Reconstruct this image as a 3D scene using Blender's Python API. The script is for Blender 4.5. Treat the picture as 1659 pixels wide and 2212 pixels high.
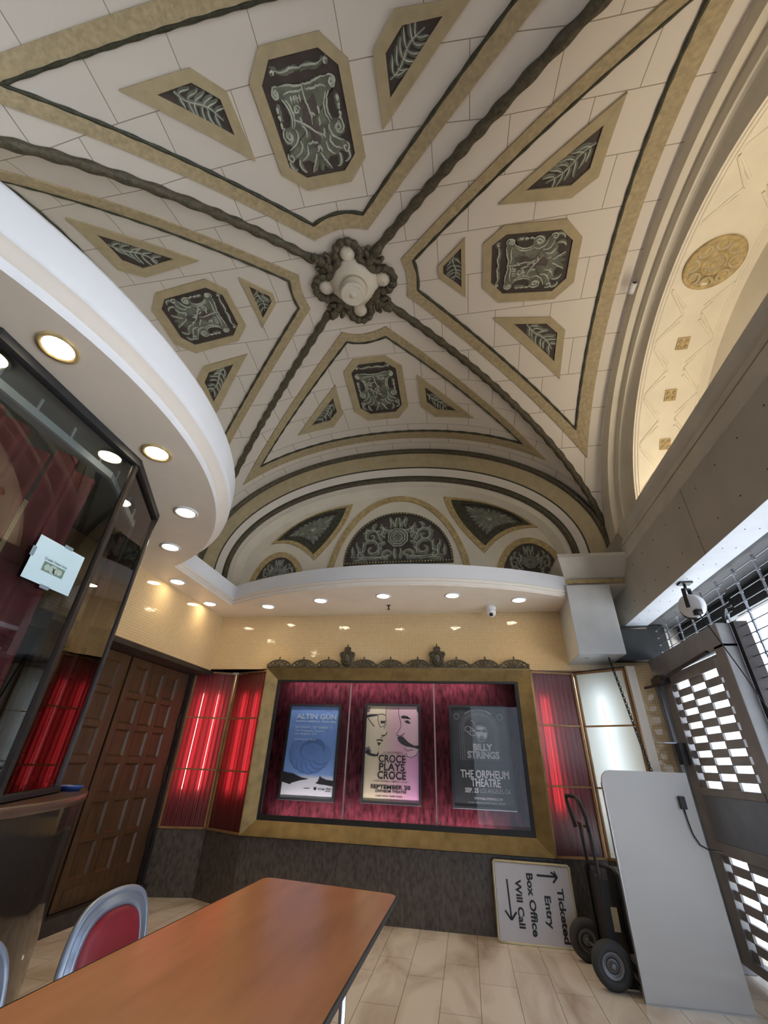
import bpy, bmesh, math, random
from mathutils import Vector, Matrix
from mathutils.geometry import tessellate_polygon
random.seed(7)
sin, cos, pi, sqrt = math.sin, math.cos, math.pi, math.sqrt
S = bpy.context.scene
COL = S.collection
for o in list(bpy.data.objects):
    bpy.data.objects.remove(o)

# ------------------------------------------------------------------ camera
cd = bpy.data.cameras.new('camera')
cam = bpy.data.objects.new('camera', cd)
COL.objects.link(cam)
S.camera = cam
cd.sensor_fit = 'AUTO'
cd.sensor_width = 36.0
cd.lens = 36.0 * 905.0 / 2212.0
cd.clip_start = 0.02
Bm = ((0.98524322, -0.05678988, -0.16146428), (0.16762385, 0.51091288, 0.84313124), (0.03461286, -0.85775459, 0.51289278))
R = Matrix(((Bm[0][0], -Bm[0][1], -Bm[0][2]), (Bm[1][0], -Bm[1][1], -Bm[1][2]), (Bm[2][0], -Bm[2][1], -Bm[2][2])))
cam.matrix_world = Matrix.Translation((0, 0, 1.34)) @ R.to_4x4()

# ------------------------------------------------------------------ world, daylight, exposure
W = bpy.data.worlds.new('daylight')
S.world = W
W.use_nodes = True
wn = W.node_tree
bg = wn.nodes['Background']
bg.inputs['Color'].default_value = (0.68, 0.81, 1.0, 1)
bg.inputs['Strength'].default_value = 2.2
S.view_settings.view_transform = 'Standard'
S.view_settings.look = 'None'
S.view_settings.gamma = 1.0
S.view_settings.use_curve_mapping = False
S.view_settings.exposure = 0.12
S.cycles.use_denoising = True
S.cycles.max_bounces = 10
S.cycles.diffuse_bounces = 5
S.cycles.glossy_bounces = 4
S.cycles.transparent_max_bounces = 16
S.cycles.transmission_bounces = 8
S.cycles.sample_clamp_indirect = 6.0
S.cycles.caustics_reflective = False
S.cycles.caustics_refractive = False

def area(name, loc, size, energy, color, rot=(0, 0, 0), sy=None, portal=False):
    L = bpy.data.lights.new(name, 'AREA')
    L.energy = energy
    L.color = color
    L.size = size
    if sy:
        L.shape = 'RECTANGLE'
        L.size_y = sy
    o = bpy.data.objects.new(name, L)
    o.location = loc
    o.rotation_euler = rot
    COL.objects.link(o)
    if portal:
        L.cycles.is_portal = True
    return o
sun = bpy.data.lights.new('sun', 'SUN')
sun.energy = 62.0
sun.angle = 0.02
sun.color = (0.86, 0.93, 1.0)
so = bpy.data.objects.new('sun', sun)
so.rotation_euler = Vector((0.12, -0.55, -0.83)).to_track_quat('-Z', 'Y').to_euler()
so.location = (6, 12, 12)
COL.objects.link(so)
# daylight portals in the gate opening and in the street opening behind the camera
area('portal_gate', (2.62, 2.3, 1.35), 6.4, 1, (1, 1, 1), (0, pi / 2, 0), 2.9, True).rotation_euler = (pi / 2, 0, pi / 2)
area('portal_street', (1.0, -3.35, 1.45), 1.6, 1, (1, 1, 1), (pi / 2, 0, 0), 2.9, True).rotation_euler = (pi / 2, 0, pi)

LAMP_W = 3.0          # each ceiling downlight
LAMP_C = (1.0, 0.76, 0.44)
COVE_W = 25.0         # cove lamps lying on the gate side cornice
STRIP_W = 9.5         # light strips inside the poster case
TUBE = 7.5            # fluorescent tubes in the lit window boxes

# ------------------------------------------------------------------ materials
MATS = {}
def mat(name, col, rough=0.6, metal=0.0, var=0.0, vscale=6.0, bump=0.0, bscale=40.0, spec=0.5, stretch=None, col2=None, detail=4):
    if name in MATS:
        return MATS[name]
    m = bpy.data.materials.new(name)
    m.use_nodes = True
    nt = m.node_tree
    b = nt.nodes['Principled BSDF']
    b.inputs['Roughness'].default_value = rough
    b.inputs['Metallic'].default_value = metal
    b.inputs['Specular IOR Level'].default_value = spec
    c = (*col, 1)
    b.inputs['Base Color'].default_value = c
    tc = nt.nodes.new('ShaderNodeTexCoord')
    src = tc.outputs['Object']
    if stretch:
        mp = nt.nodes.new('ShaderNodeMapping')
        mp.inputs['Scale'].default_value = stretch
        nt.links.new(src, mp.inputs[0])
        src = mp.outputs[0]
    if var or col2:
        n = nt.nodes.new('ShaderNodeTexNoise')
        n.inputs['Scale'].default_value = vscale
        n.inputs['Detail'].default_value = detail
        nt.links.new(src, n.inputs['Vector'])
        r = nt.nodes.new('ShaderNodeValToRGB')
        r.color_ramp.elements[0].position = 0.3
        r.color_ramp.elements[1].position = 0.7
        a = tuple(max(0, x * (1 - var)) for x in col) if not col2 else col2
        r.color_ramp.elements[0].color = (*a, 1)
        r.color_ramp.elements[1].color = (*(tuple(min(1, x * (1 + var)) for x in col) if not col2 else col), 1)
        nt.links.new(n.outputs['Fac'], r.inputs[0])
        nt.links.new(r.outputs[0], b.inputs['Base Color'])
    if bump:
        n2 = nt.nodes.new('ShaderNodeTexNoise')
        n2.inputs['Scale'].default_value = bscale
        n2.inputs['Detail'].default_value = 3
        nt.links.new(src, n2.inputs['Vector'])
        bp = nt.nodes.new('ShaderNodeBump')
        bp.inputs['Strength'].default_value = bump
        bp.inputs['Distance'].default_value = 0.01
        nt.links.new(n2.outputs['Fac'], bp.inputs['Height'])
        nt.links.new(bp.outputs[0], b.inputs['Normal'])
    MATS[name] = m
    return m

def brick_mat(name, c1, c2, cm, bw, bh, mortar, rough, offset=0.5, axes='XY', bump=0.3, spec=0.5, vein=None, wav=0.0, bdist=0.004):
    m = bpy.data.materials.new(name)
    m.use_nodes = True
    nt = m.node_tree
    b = nt.nodes['Principled BSDF']
    b.inputs['Roughness'].default_value = rough
    b.inputs['Specular IOR Level'].default_value = spec
    tc = nt.nodes.new('ShaderNodeTexCoord')
    sp = nt.nodes.new('ShaderNodeSeparateXYZ')
    cb = nt.nodes.new('ShaderNodeCombineXYZ')
    nt.links.new(tc.outputs['Object'], sp.inputs[0])
    nt.links.new(sp.outputs[axes[0]], cb.inputs[0])
    nt.links.new(sp.outputs[axes[1]], cb.inputs[1])
    br = nt.nodes.new('ShaderNodeTexBrick')
    br.offset = offset
    br.inputs['Scale'].default_value = 1.0
    br.inputs['Brick Width'].default_value = bw
    br.inputs['Row Height'].default_value = bh
    br.inputs['Mortar Size'].default_value = mortar
    br.inputs['Mortar Smooth'].default_value = 0.1
    br.inputs['Bias'].default_value = 0.0
    br.inputs['Color1'].default_value = (*c1, 1)
    br.inputs['Color2'].default_value = (*c2, 1)
    br.inputs['Mortar'].default_value = (*cm, 1)
    nt.links.new(cb.outputs[0], br.inputs['Vector'])
    out = br.outputs['Color']
    if vein:
        n = nt.nodes.new('ShaderNodeTexNoise')
        n.inputs['Scale'].default_value = vein[1]
        n.inputs['Detail'].default_value = 7
        n.inputs['Distortion'].default_value = 1.2
        mpn = nt.nodes.new('ShaderNodeMapping')
        mpn.inputs['Scale'].default_value = vein[2]
        nt.links.new(tc.outputs['Object'], mpn.inputs[0])
        nt.links.new(mpn.outputs[0], n.inputs['Vector'])
        r = nt.nodes.new('ShaderNodeValToRGB')
        r.color_ramp.elements[0].position = vein[3]
        r.color_ramp.elements[1].position = vein[4]
        r.color_ramp.elements[0].color = (*vein[0], 1)
        r.color_ramp.elements[1].color = (1, 1, 1, 1)
        nt.links.new(n.outputs['Fac'], r.inputs[0])
        mx = nt.nodes.new('ShaderNodeMix')
        mx.data_type = 'RGBA'
        mx.blend_type = 'MULTIPLY'
        mx.inputs[0].default_value = 1.0
        nt.links.new(out, mx.inputs[6])
        nt.links.new(r.outputs[0], mx.inputs[7])
        out = mx.outputs[2]
    nt.links.new(out, b.inputs['Base Color'])
    bp = nt.nodes.new('ShaderNodeBump')
    bp.inputs['Strength'].default_value = bump
    bp.inputs['Distance'].default_value = bdist
    bp.invert = True
    nt.links.new(br.outputs['Fac'], bp.inputs['Height'])
    nrm = bp.outputs[0]
    if wav:
        n3 = nt.nodes.new('ShaderNodeTexNoise')
        n3.inputs['Scale'].default_value = 14
        nt.links.new(tc.outputs['Object'], n3.inputs['Vector'])
        bp2 = nt.nodes.new('ShaderNodeBump')
        bp2.inputs['Strength'].default_value = wav
        bp2.inputs['Distance'].default_value = 0.01
        nt.links.new(n3.outputs['Fac'], bp2.inputs['Height'])
        nt.links.new(nrm, bp2.inputs['Normal'])
        nrm = bp2.outputs[0]
    nt.links.new(nrm, b.inputs['Normal'])
    MATS[name] = m
    return m

def emit(name, col, strength):
    m = bpy.data.materials.new(name)
    m.use_nodes = True
    nt = m.node_tree
    nt.nodes.remove(nt.nodes['Principled BSDF'])
    e = nt.nodes.new('ShaderNodeEmission')
    e.inputs[0].default_value = (*col, 1)
    e.inputs[1].default_value = strength
    nt.links.new(e.outputs[0], nt.nodes['Material Output'].inputs[0])
    MATS[name] = m
    return m

def glass(name, tint=(1, 1, 1), ior=1.5, rough=0.0, extra=0.0):
    m = bpy.data.materials.new(name)
    m.use_nodes = True
    nt = m.node_tree
    nt.nodes.remove(nt.nodes['Principled BSDF'])
    t = nt.nodes.new('ShaderNodeBsdfTransparent')
    t.inputs[0].default_value = (*tint, 1)
    g = nt.nodes.new('ShaderNodeBsdfGlossy')
    g.inputs['Roughness'].default_value = rough
    f = nt.nodes.new('ShaderNodeFresnel')
    f.inputs[0].default_value = ior
    mth = nt.nodes.new('ShaderNodeMath')
    mth.operation = 'ADD'
    mth.use_clamp = True
    mth.inputs[1].default_value = extra
    nt.links.new(f.outputs[0], mth.inputs[0])
    mx = nt.nodes.new('ShaderNodeMixShader')
    nt.links.new(mth.outputs[0], mx.inputs[0])
    nt.links.new(t.outputs[0], mx.inputs[1])
    nt.links.new(g.outputs[0], mx.inputs[2])
    nt.links.new(mx.outputs[0], nt.nodes['Material Output'].inputs[0])
    MATS[name] = m
    return m

def translucent(name, dcol, tcol, fac, rough=0.4, gloss=0.08):
    m = bpy.data.materials.new(name)
    m.use_nodes = True
    nt = m.node_tree
    nt.nodes.remove(nt.nodes['Principled BSDF'])
    d = nt.nodes.new('ShaderNodeBsdfDiffuse')
    d.inputs[0].default_value = (*dcol, 1)
    t = nt.nodes.new('ShaderNodeBsdfTranslucent')
    t.inputs[0].default_value = (*tcol, 1)
    mx = nt.nodes.new('ShaderNodeMixShader')
    mx.inputs[0].default_value = fac
    nt.links.new(d.outputs[0], mx.inputs[1])
    nt.links.new(t.outputs[0], mx.inputs[2])
    g = nt.nodes.new('ShaderNodeBsdfGlossy')
    g.inputs['Roughness'].default_value = rough
    m2 = nt.nodes.new('ShaderNodeMixShader')
    m2.inputs[0].default_value = gloss
    nt.links.new(mx.outputs[0], m2.inputs[1])
    nt.links.new(g.outputs[0], m2.inputs[2])
    nt.links.new(m2.outputs[0], nt.nodes['Material Output'].inputs[0])
    MATS[name] = m
    return m

def ramp_mat(name, axis, lo, hi, stops, rough=0.5):
    m = bpy.data.materials.new(name)
    m.use_nodes = True
    nt = m.node_tree
    b = nt.nodes['Principled BSDF']
    b.inputs['Roughness'].default_value = rough
    tc = nt.nodes.new('ShaderNodeTexCoord')
    sp = nt.nodes.new('ShaderNodeSeparateXYZ')
    nt.links.new(tc.outputs['Object'], sp.inputs[0])
    mr = nt.nodes.new('ShaderNodeMapRange')
    mr.inputs[1].default_value = lo
    mr.inputs[2].default_value = hi
    nt.links.new(sp.outputs[axis], mr.inputs[0])
    r = nt.nodes.new('ShaderNodeValToRGB')
    el = r.color_ramp.elements
    while len(el) < len(stops):
        el.new(0.5)
    for e, (p, c) in zip(el, stops):
        e.position = p
        e.color = (*c, 1)
    nt.links.new(mr.outputs[0], r.inputs[0])
    nt.links.new(r.outputs[0], b.inputs['Base Color'])
    MATS[name] = m
    return m

# ------------------------------------------------------------------ mesh builder
def V(*a):
    return Vector(a)
class MB:
    def __init__(s):
        s.v = []
        s.f = []
        s.m = []
        s.sm = []
        s.mats = []
        s.cur = 0
        s.smooth = False
    def use(s, m, smooth=False):
        if m not in s.mats:
            s.mats.append(m)
        s.cur = s.mats.index(m)
        s.smooth = smooth
        return s
    def add(s, vs, fs):
        o = len(s.v)
        s.v += [tuple(x) for x in vs]
        for f in fs:
            s.f.append(tuple(i + o for i in f))
            s.m.append(s.cur)
            s.sm.append(s.smooth)
    def box(s, a, b):
        x0, y0, z0 = a
        x1, y1, z1 = b
        s.add([(x0, y0, z0), (x1, y0, z0), (x1, y1, z0), (x0, y1, z0), (x0, y0, z1), (x1, y0, z1), (x1, y1, z1), (x0, y1, z1)],
              [(0, 3, 2, 1), (4, 5, 6, 7), (0, 1, 5, 4), (1, 2, 6, 5), (2, 3, 7, 6), (3, 0, 4, 7)])
        return s
    def obox(s, c, ax, ay, az):
        c = Vector(c)
        ax, ay, az = Vector(ax), Vector(ay), Vector(az)
        vs = []
        for k in (-1, 1):
            for (i, j) in ((-1, -1), (1, -1), (1, 1), (-1, 1)):
                vs.append(c + ax * i + ay * j + az * k)
        s.add(vs, [(0, 3, 2, 1), (4, 5, 6, 7), (0, 1, 5, 4), (1, 2, 6, 5), (2, 3, 7, 6), (3, 0, 4, 7)])
        return s
    def bar(s, p, q, w, d, up=(0, 0, 1)):
        p, q = Vector(p), Vector(q)
        t = (q - p)
        L = t.length
        t.normalize()
        u = Vector(up)
        a = t.cross(u)
        if a.length < 1e-4:
            a = t.cross(Vector((1, 0, 0)))
        a.normalize()
        b = a.cross(t)
        return s.obox((p + q) / 2, t * (L / 2), a * (w / 2), b * (d / 2))
    def tube(s, pts, r, n=8, closed=False, caps=True):
        pts = [Vector(p) for p in pts]
        N = len(pts)
        rs = r if isinstance(r, (list, tuple)) else [r] * N
        ts = []
        for i in range(N):
            a = pts[i - 1] if (i > 0 or closed) else pts[i]
            b = pts[(i + 1) % N] if (i < N - 1 or closed) else pts[i]
            t = (b - a)
            ts.append(t.normalized() if t.length > 1e-9 else Vector((0, 0, 1)))
        u = Vector((0, 0, 1)) if abs(ts[0].z) < 0.9 else Vector((1, 0, 0))
        nrm = (u - ts[0] * u.dot(ts[0])).normalized()
        vs = []
        for i in range(N):
            nrm = nrm - ts[i] * nrm.dot(ts[i])
            nrm.normalize()
            b = ts[i].cross(nrm)
            for k in range(n):
                a = 2 * pi * k / n
                vs.append(pts[i] + (nrm * cos(a) + b * sin(a)) * rs[i])
        fs = []
        for i in range(N if closed else N - 1):
            j = (i + 1) % N
            for k in range(n):
                l = (k + 1) % n
                fs.append((i * n + k, i * n + l, j * n + l, j * n + k))
        if caps and not closed:
            fs.append(tuple(range(n - 1, -1, -1)))
            fs.append(tuple((N - 1) * n + k for k in range(n)))
        s.add(vs, fs)
        return s
    def lathe(s, prof, c, ax=(0, 0, 1), n=32, flute=0, fa=0.0):
        c = Vector(c)
        ax = Vector(ax).normalized()
        u = Vector((1, 0, 0)) if abs(ax.x) < 0.9 else Vector((0, 1, 0))
        u = (u - ax * u.dot(ax)).normalized()
        w = ax.cross(u)
        vs = []
        for (r, z) in prof:
            for k in range(n):
                a = 2 * pi * k / n
                rr = r * (1 + (fa * abs(cos(flute * a / 2)) if flute else 0))
                vs.append(c + (u * cos(a) + w * sin(a)) * rr + ax * z)
        fs = []
        for i in range(len(prof) - 1):
            for k in range(n):
                l = (k + 1) % n
                fs.append((i * n + k, i * n + l, (i + 1) * n + l, (i + 1) * n + k))
        if prof[0][0] > 1e-6:
            fs.append(tuple(range(n - 1, -1, -1)))
        if prof[-1][0] > 1e-6:
            fs.append(tuple((len(prof) - 1) * n + k for k in range(n)))
        s.add(vs, fs)
        return s
    def ball(s, c, rx, ry=None, rz=None, n=10):
        ry = ry or rx
        rz = rz or rx
        c = Vector(c)
        vs = [c + V(0, 0, rz)]
        m = n // 2
        for i in range(1, m):
            p = pi * i / m
            for k in range(n):
                a = 2 * pi * k / n
                vs.append(c + V(rx * sin(p) * cos(a), ry * sin(p) * sin(a), rz * cos(p)))
        vs.append(c - V(0, 0, rz))
        fs = []
        for k in range(n):
            fs.append((0, 1 + k, 1 + (k + 1) % n))
            fs.append((len(vs) - 1, 1 + (m - 2) * n + (k + 1) % n, 1 + (m - 2) * n + k))
        for i in range(m - 2):
            for k in range(n):
                l = (k + 1) % n
                fs.append((1 + i * n + k, 1 + (i + 1) * n + k, 1 + (i + 1) * n + l, 1 + i * n + l))
        s.add(vs, fs)
        return s
    def poly(s, pts, flip=False):
        pts = [Vector(p) for p in pts]
        tr = tessellate_polygon([pts])
        s.add(pts, [tuple(reversed(t)) if flip else tuple(t) for t in tr])
        return s
    def prism(s, pts, d):
        pts = [Vector(p) for p in pts]
        d = Vector(d)
        n = len(pts)
        tr = tessellate_polygon([pts])
        s.add(pts + [p + d for p in pts], [tuple(reversed(t)) for t in tr] + [tuple(i + n for i in t) for t in tr] +
              [(i, (i + 1) % n, (i + 1) % n + n, i + n) for i in range(n)])
        return s
    def grid(s, rows, closed_u=False):
        n = len(rows[0])
        vs = [p for r in rows for p in r]
        fs = []
        for i in range(len(rows) - 1):
            for k in range(n if closed_u else n - 1):
                l = (k + 1) % n
                fs.append((i * n + k, i * n + l, (i + 1) * n + l, (i + 1) * n + k))
        s.add(vs, fs)
        return s
    def build(s, name, parent=None, mat=None, recalc=True, bevel=0.0):
        me = bpy.data.meshes.new(name)
        me.from_pydata(s.v, [], s.f)
        for m in (s.mats or [mat]):
            me.materials.append(m)
        for p, mi, sm in zip(me.polygons, s.m, s.sm):
            p.material_index = mi
            p.use_smooth = sm
        if recalc:
            bm = bmesh.new()
            bm.from_mesh(me)
            bmesh.ops.recalc_face_normals(bm, faces=bm.faces)
            bm.to_mesh(me)
            bm.free()
        me.update()
        o = bpy.data.objects.new(name, me)
        COL.objects.link(o)
        if parent is not None:
            o.parent = parent
            o.matrix_parent_inverse = Matrix.Translation(-parent.location)
        if bevel:
            md = o.modifiers.new('bevel', 'BEVEL')
            md.width = bevel
            md.segments = 2
            md.limit_method = 'ANGLE'
        return o

def tag(o, label=None, cat=None, group=None, kind=None):
    if label:
        o['label'] = label
    if cat:
        o['category'] = cat
    if group:
        o['group'] = group
    if kind:
        o['kind'] = kind
    return o
def struct(o, label=None, cat=None):
    o['kind'] = 'structure'
    if label:
        o['label'] = label
        o['category'] = cat
    return o
def thing(name, label, cat, loc, group=None):
    o = bpy.data.objects.new(name, None)
    o.empty_display_size = 0.1
    o.location = loc
    COL.objects.link(o)
    return tag(o, label, cat, group)

# ------------------------------------------------------------------ drawing on a mapped surface  mp(u, v, off) -> point
def flat(o, u, v, n):
    o, u, v, n = Vector(o), Vector(u), Vector(v), Vector(n)
    return lambda a, b, c=0.0: o + u * a + v * b + n * c
def dens(pts, step, closed=True):
    out = []
    n = len(pts)
    for i in range(n if closed else n - 1):
        a, b = pts[i], pts[(i + 1) % n]
        k = max(1, int(math.hypot(b[0] - a[0], b[1] - a[1]) / step + 0.5))
        for j in range(k):
            out.append((a[0] + (b[0] - a[0]) * j / k, a[1] + (b[1] - a[1]) * j / k))
    if not closed:
        out.append(pts[-1])
    return out
def dens2(A, Bp, step):
    oa, ob = [], []
    n = len(A)
    for i in range(n):
        a, b = A[i], A[(i + 1) % n]
        c, d = Bp[i], Bp[(i + 1) % n]
        k = max(1, int(math.hypot(b[0] - a[0], b[1] - a[1]) / step + 0.5))
        for j in range(k):
            t = j / k
            oa.append((a[0] + (b[0] - a[0]) * t, a[1] + (b[1] - a[1]) * t))
            ob.append((c[0] + (d[0] - c[0]) * t, c[1] + (d[1] - c[1]) * t))
    return oa, ob
def band(mb, mp, outer, inner, off, step=0.12, base=-0.01):
    a, b = dens2(outer, inner, step)
    rows = [[mp(*p, base) for p in a], [mp(*p, off) for p in a], [mp(*p, off) for p in b], [mp(*p, base) for p in b]]
    mb.grid(rows, True)
def field(mb, mp, poly, off, step=0.1, rings=5):
    p = dens(poly, step)
    cx = sum(q[0] for q in poly) / len(poly)
    cy = sum(q[1] for q in poly) / len(poly)
    rows = []
    for i in range(rings + 1):
        t = 1 - i / rings * 0.999
        rows.append([mp(cx + (q[0] - cx) * t, cy + (q[1] - cy) * t, off) for q in p])
    mb.grid(rows, True)
def stroke(mb, mp, pts, r, h=0.5, base=0.004, taper=True, n=5):
    P = [mp(a, b, base) for a, b in pts]
    Nn = [(mp(a, b, base + 0.01) - mp(a, b, base)).normalized() for a, b in pts]
    N = len(P)
    rows = []
    for i in range(N):
        t = (P[min(i + 1, N - 1)] - P[max(i - 1, 0)])
        if t.length < 1e-9:
            t = Vector((1, 0, 0))
        t.normalize()
        sd = t.cross(Nn[i]).normalized()
        f = i / (N - 1)
        rr = r * ((0.35 + 0.65 * sin(pi * min(1, 0.12 + f * 0.9))) if taper else 1)
        rows.append([P[i] + sd * (rr * cos(pi * k / n)) + Nn[i] * (rr * h * sin(pi * k / n)) for k in range(n + 1)])
    mb.grid(rows)
def rod(mb, mp, pts, r, off, closed=True, step=0.06, n=8, beads=0.0, amp=0.0):
    p = dens(pts, step, closed)
    P = [mp(a, b, off) for a, b in p]
    L = 0
    rs = []
    for i, q in enumerate(P):
        if i:
            L += (q - P[i - 1]).length
        rs.append(r * (1 + (amp * sin(2 * pi * L / beads) if beads else 0)))
    mb.tube(P, rs, n, closed)
def spiral(cx, cy, r, turns, a0, d=1, n=18, r0=0.12):
    out = []
    for i in range(n):
        t = i / (n - 1)
        rr = r * (1 - (1 - r0) * t)
        a = a0 + d * 2 * pi * turns * t
        out.append((cx + rr * cos(a), cy + rr * sin(a)))
    return out
def bez(p0, p1, p2, p3, n=12):
    out = []
    for i in range(n):
        t = i / (n - 1)
        a, b, c, d = (1 - t) ** 3, 3 * t * (1 - t) ** 2, 3 * t * t * (1 - t), t ** 3
        out.append((a * p0[0] + b * p1[0] + c * p2[0] + d * p3[0], a * p0[1] + b * p1[1] + c * p2[1] + d * p3[1]))
    return out
def mirror(st):
    return st + [[(-x, y) for x, y in s] for s in st]
def text(mb, mp, s, x0, y0, w, cap, align='L', off=0.0015, bold=0.0):
    """lettering cut flat on mp: baseline y0, capital height cap, total width w"""
    cu = bpy.data.curves.new('lettering', 'FONT')
    cu.body = s
    cu.size = 1.0
    cu.offset = bold
    cu.resolution_u = 3
    ob = bpy.data.objects.new('lettering', cu)
    COL.objects.link(ob)
    bpy.context.view_layer.update()
    me = bpy.data.meshes.new_from_object(ob.evaluated_get(bpy.context.evaluated_depsgraph_get()))
    xs = [v.co.x for v in me.vertices]
    if xs:
        a, b = min(xs), max(xs)
        fx = w / (b - a)
        fy = cap / 0.70
        sh = {'L': x0, 'C': x0 - w / 2, 'R': x0 - w}[align]
        mb.add([mp(sh + (v.co.x - a) * fx, y0 + v.co.y * fy, off) for v in me.vertices], [tuple(p.vertices) for p in me.polygons])
    bpy.data.objects.remove(ob)
    bpy.data.curves.remove(cu)
    bpy.data.meshes.remove(me)

# ------------------------------------------------------------------ palette
CREAM = (0.78, 0.715, 0.64)
M_ceil = brick_mat('cream_plaster_blocks', CREAM, tuple(x * 0.97 for x in CREAM), (0.33, 0.28, 0.22), 0.60, 0.43, 0.0035, 0.75, bump=0.5)
M_cream = mat('cream_plaster', CREAM, 0.7, var=0.04, vscale=3)
M_arch = mat('pale_cream_plaster', (0.72, 0.66, 0.55), 0.7, var=0.05, vscale=4)
M_white = mat('white_paint', (0.72, 0.72, 0.75), 0.55, var=0.03, vscale=2)
M_soffit = mat('soffit_paint', (0.84, 0.76, 0.65), 0.32, var=0.05, vscale=2.5, bump=0.05, bscale=3)
M_olive = mat('olive_gilt_stencil', (0.42, 0.335, 0.200), 0.6, var=0.16, vscale=26, bump=0.55, bscale=30)
M_olive2 = mat('olive_gilt_plain', (0.44, 0.36, 0.22), 0.6, var=0.08, vscale=12)
M_rope = mat('dark_bronze_rope', (0.085, 0.07, 0.042), 0.55, var=0.4, vscale=30, bump=0.8, bscale=45)
M_rod = mat('dark_green_moulding', (0.045, 0.045, 0.026), 0.5, var=0.5, vscale=25)
M_ground = mat('dark_panel_ground', (0.060, 0.046, 0.040), 0.6, var=0.2, vscale=9)
M_mint = mat('verdigris_ornament', (0.158, 0.168, 0.132), 0.6, var=0.35, vscale=14)
M_hi = mat('pale_ornament_highlight', (0.47, 0.50, 0.42), 0.6, var=0.2, vscale=20)
M_gold = mat('gold_leaf_paint', (0.43, 0.32, 0.15), 0.5, var=0.25, vscale=22, bump=0.6, bscale=30)
M_brass = mat('aged_brass', (0.27, 0.185, 0.075), 0.40, 0.6, var=0.22, vscale=9)
M_amber = mat('amber_window_bar', (0.34, 0.19, 0.08), 0.45, 0.3, var=0.2)
M_black = mat('black_paint', (0.010, 0.010, 0.011), 0.55, var=0.2)
M_dkmetal = mat('dark_bronze_metal', (0.055, 0.045, 0.042), 0.35, 0.6, var=0.2)
M_gatem = mat('taupe_gate_paint', (0.25, 0.24, 0.245), 0.45, 0.15, var=0.15, vscale=5)
M_steel = mat('bare_steel', (0.42, 0.44, 0.48), 0.3, 0.9, var=0.15)
M_granite = mat('dark_granite', (0.125, 0.105, 0.090), 0.42, var=0.5, vscale=16, bump=0.10, bscale=30, stretch=(2.2, 2.2, 1), col2=(0.045, 0.038, 0.034), detail=9)
M_tile_b = brick_mat('cream_mosaic_tile', (0.62, 0.46, 0.26), (0.58, 0.42, 0.235), (0.46, 0.33, 0.18), 0.027, 0.027, 0.0025, 0.07, 0.0, 'XZ', 0.4, wav=0.12)
M_tile_l = brick_mat('cream_mosaic_tile_side', (0.62, 0.46, 0.26), (0.58, 0.42, 0.235), (0.46, 0.33, 0.18), 0.027, 0.027, 0.0025, 0.07, 0.0, 'YZ', 0.4, wav=0.12)
M_floor = brick_mat('marble_floor', (0.80, 0.715, 0.61), (0.76, 0.675, 0.57), (0.34, 0.28, 0.22), 0.78, 0.26, 0.0025, 0.25, 0.37, 'YX', 0.3, vein=((0.60, 0.52, 0.46), 1.9, (1.2, 0.55, 1), 0.30, 0.56))
M_wood = mat('dark_oak', (0.072, 0.036, 0.016), 0.38, var=0.35, vscale=5, stretch=(6, 6, 0.7), bump=0.15, bscale=30)
M_woodp = mat('dark_oak_panel', (0.080, 0.037, 0.015), 0.33, var=0.4, vscale=5, stretch=(6, 6, 0.7), bump=0.15, bscale=30)
M_kick = mat('dark_threshold', (0.035, 0.028, 0.025), 0.4, var=0.4, vscale=14)
M_table = mat('lacquered_brown_ply', (0.56, 0.25, 0.118), 0.24, var=0.16, vscale=2.2, stretch=(3, 0.5, 1), spec=0.6)
M_redv = mat('crimson_velvet', (0.056, 0.0095, 0.0145), 0.8, var=0.7, vscale=11, stretch=(3, 1, 1), bump=0.4, bscale=60, spec=0.08)
M_curt = mat('crimson_curtain', (0.115, 0.010, 0.016), 0.75, var=0.2, vscale=10)
M_box = mat('grey_painted_metal', (0.55, 0.55, 0.55), 0.38, 0.2, var=0.05, vscale=5)
M_beam = mat('taupe_beam_paint', (0.44, 0.40, 0.34), 0.7, var=0.07, vscale=2.5)
M_beamu = mat('beam_underside_daylit_tint', (0.37, 0.39, 0.43), 0.6, var=0.05)  # bluish daylight tint put into the colour of the beam's lower face
M_board = mat('white_laminate', (0.50, 0.485, 0.475), 0.35, var=0.04, vscale=2)
M_rubber = mat('black_rubber', (0.035, 0.035, 0.038), 0.7, var=0.2)
M_truck = mat('black_powder_coat', (0.022, 0.023, 0.026), 0.4, 0.3, var=0.2)
M_vinyl = mat('red_vinyl', (0.30, 0.018, 0.035), 0.42, var=0.08, bump=0.08, bscale=120)
M_chairm = mat('blue_grey_steel', (0.36, 0.43, 0.56), 0.3, 0.35, var=0.1)
M_chrome = mat('chrome_tube', (0.7, 0.71, 0.73), 0.15, 1.0, var=0.05)
M_paper = mat('pale_blue_paper', (0.52, 0.69, 0.78), 0.6, var=0.02)  # pale blue base colour for the notice and the blue poster's lettering
M_ink = mat('black_ink', (0.012, 0.012, 0.014), 0.5, var=0.1)
M_granb = mat('polished_brown_stone', (0.030, 0.023, 0.019), 0.07, var=0.25, vscale=30, spec=0.6)
M_counter = mat('brown_counter_laminate', (0.085, 0.046, 0.032), 0.28, var=0.2, vscale=5, stretch=(1, 5, 1))
G_case = glass('case_glass', (0.97, 0.98, 0.97), 1.45, 0.0, 0.0)
G_booth = glass('booth_glass', (0.80, 0.84, 0.82), 1.6, 0.0, 0.05)
G_frost = glass('window_glass', (0.88, 0.82, 0.82), 1.45, 0.35, 0.07)
T_red = translucent('lit_red_curtain', (0.33, 0.020, 0.030), (0.75, 0.035, 0.05), 0.55)
T_white = translucent('opal_white_panel', (0.66, 0.72, 0.74), (0.80, 0.90, 0.92), 0.62, 0.3, 0.05)
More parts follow.
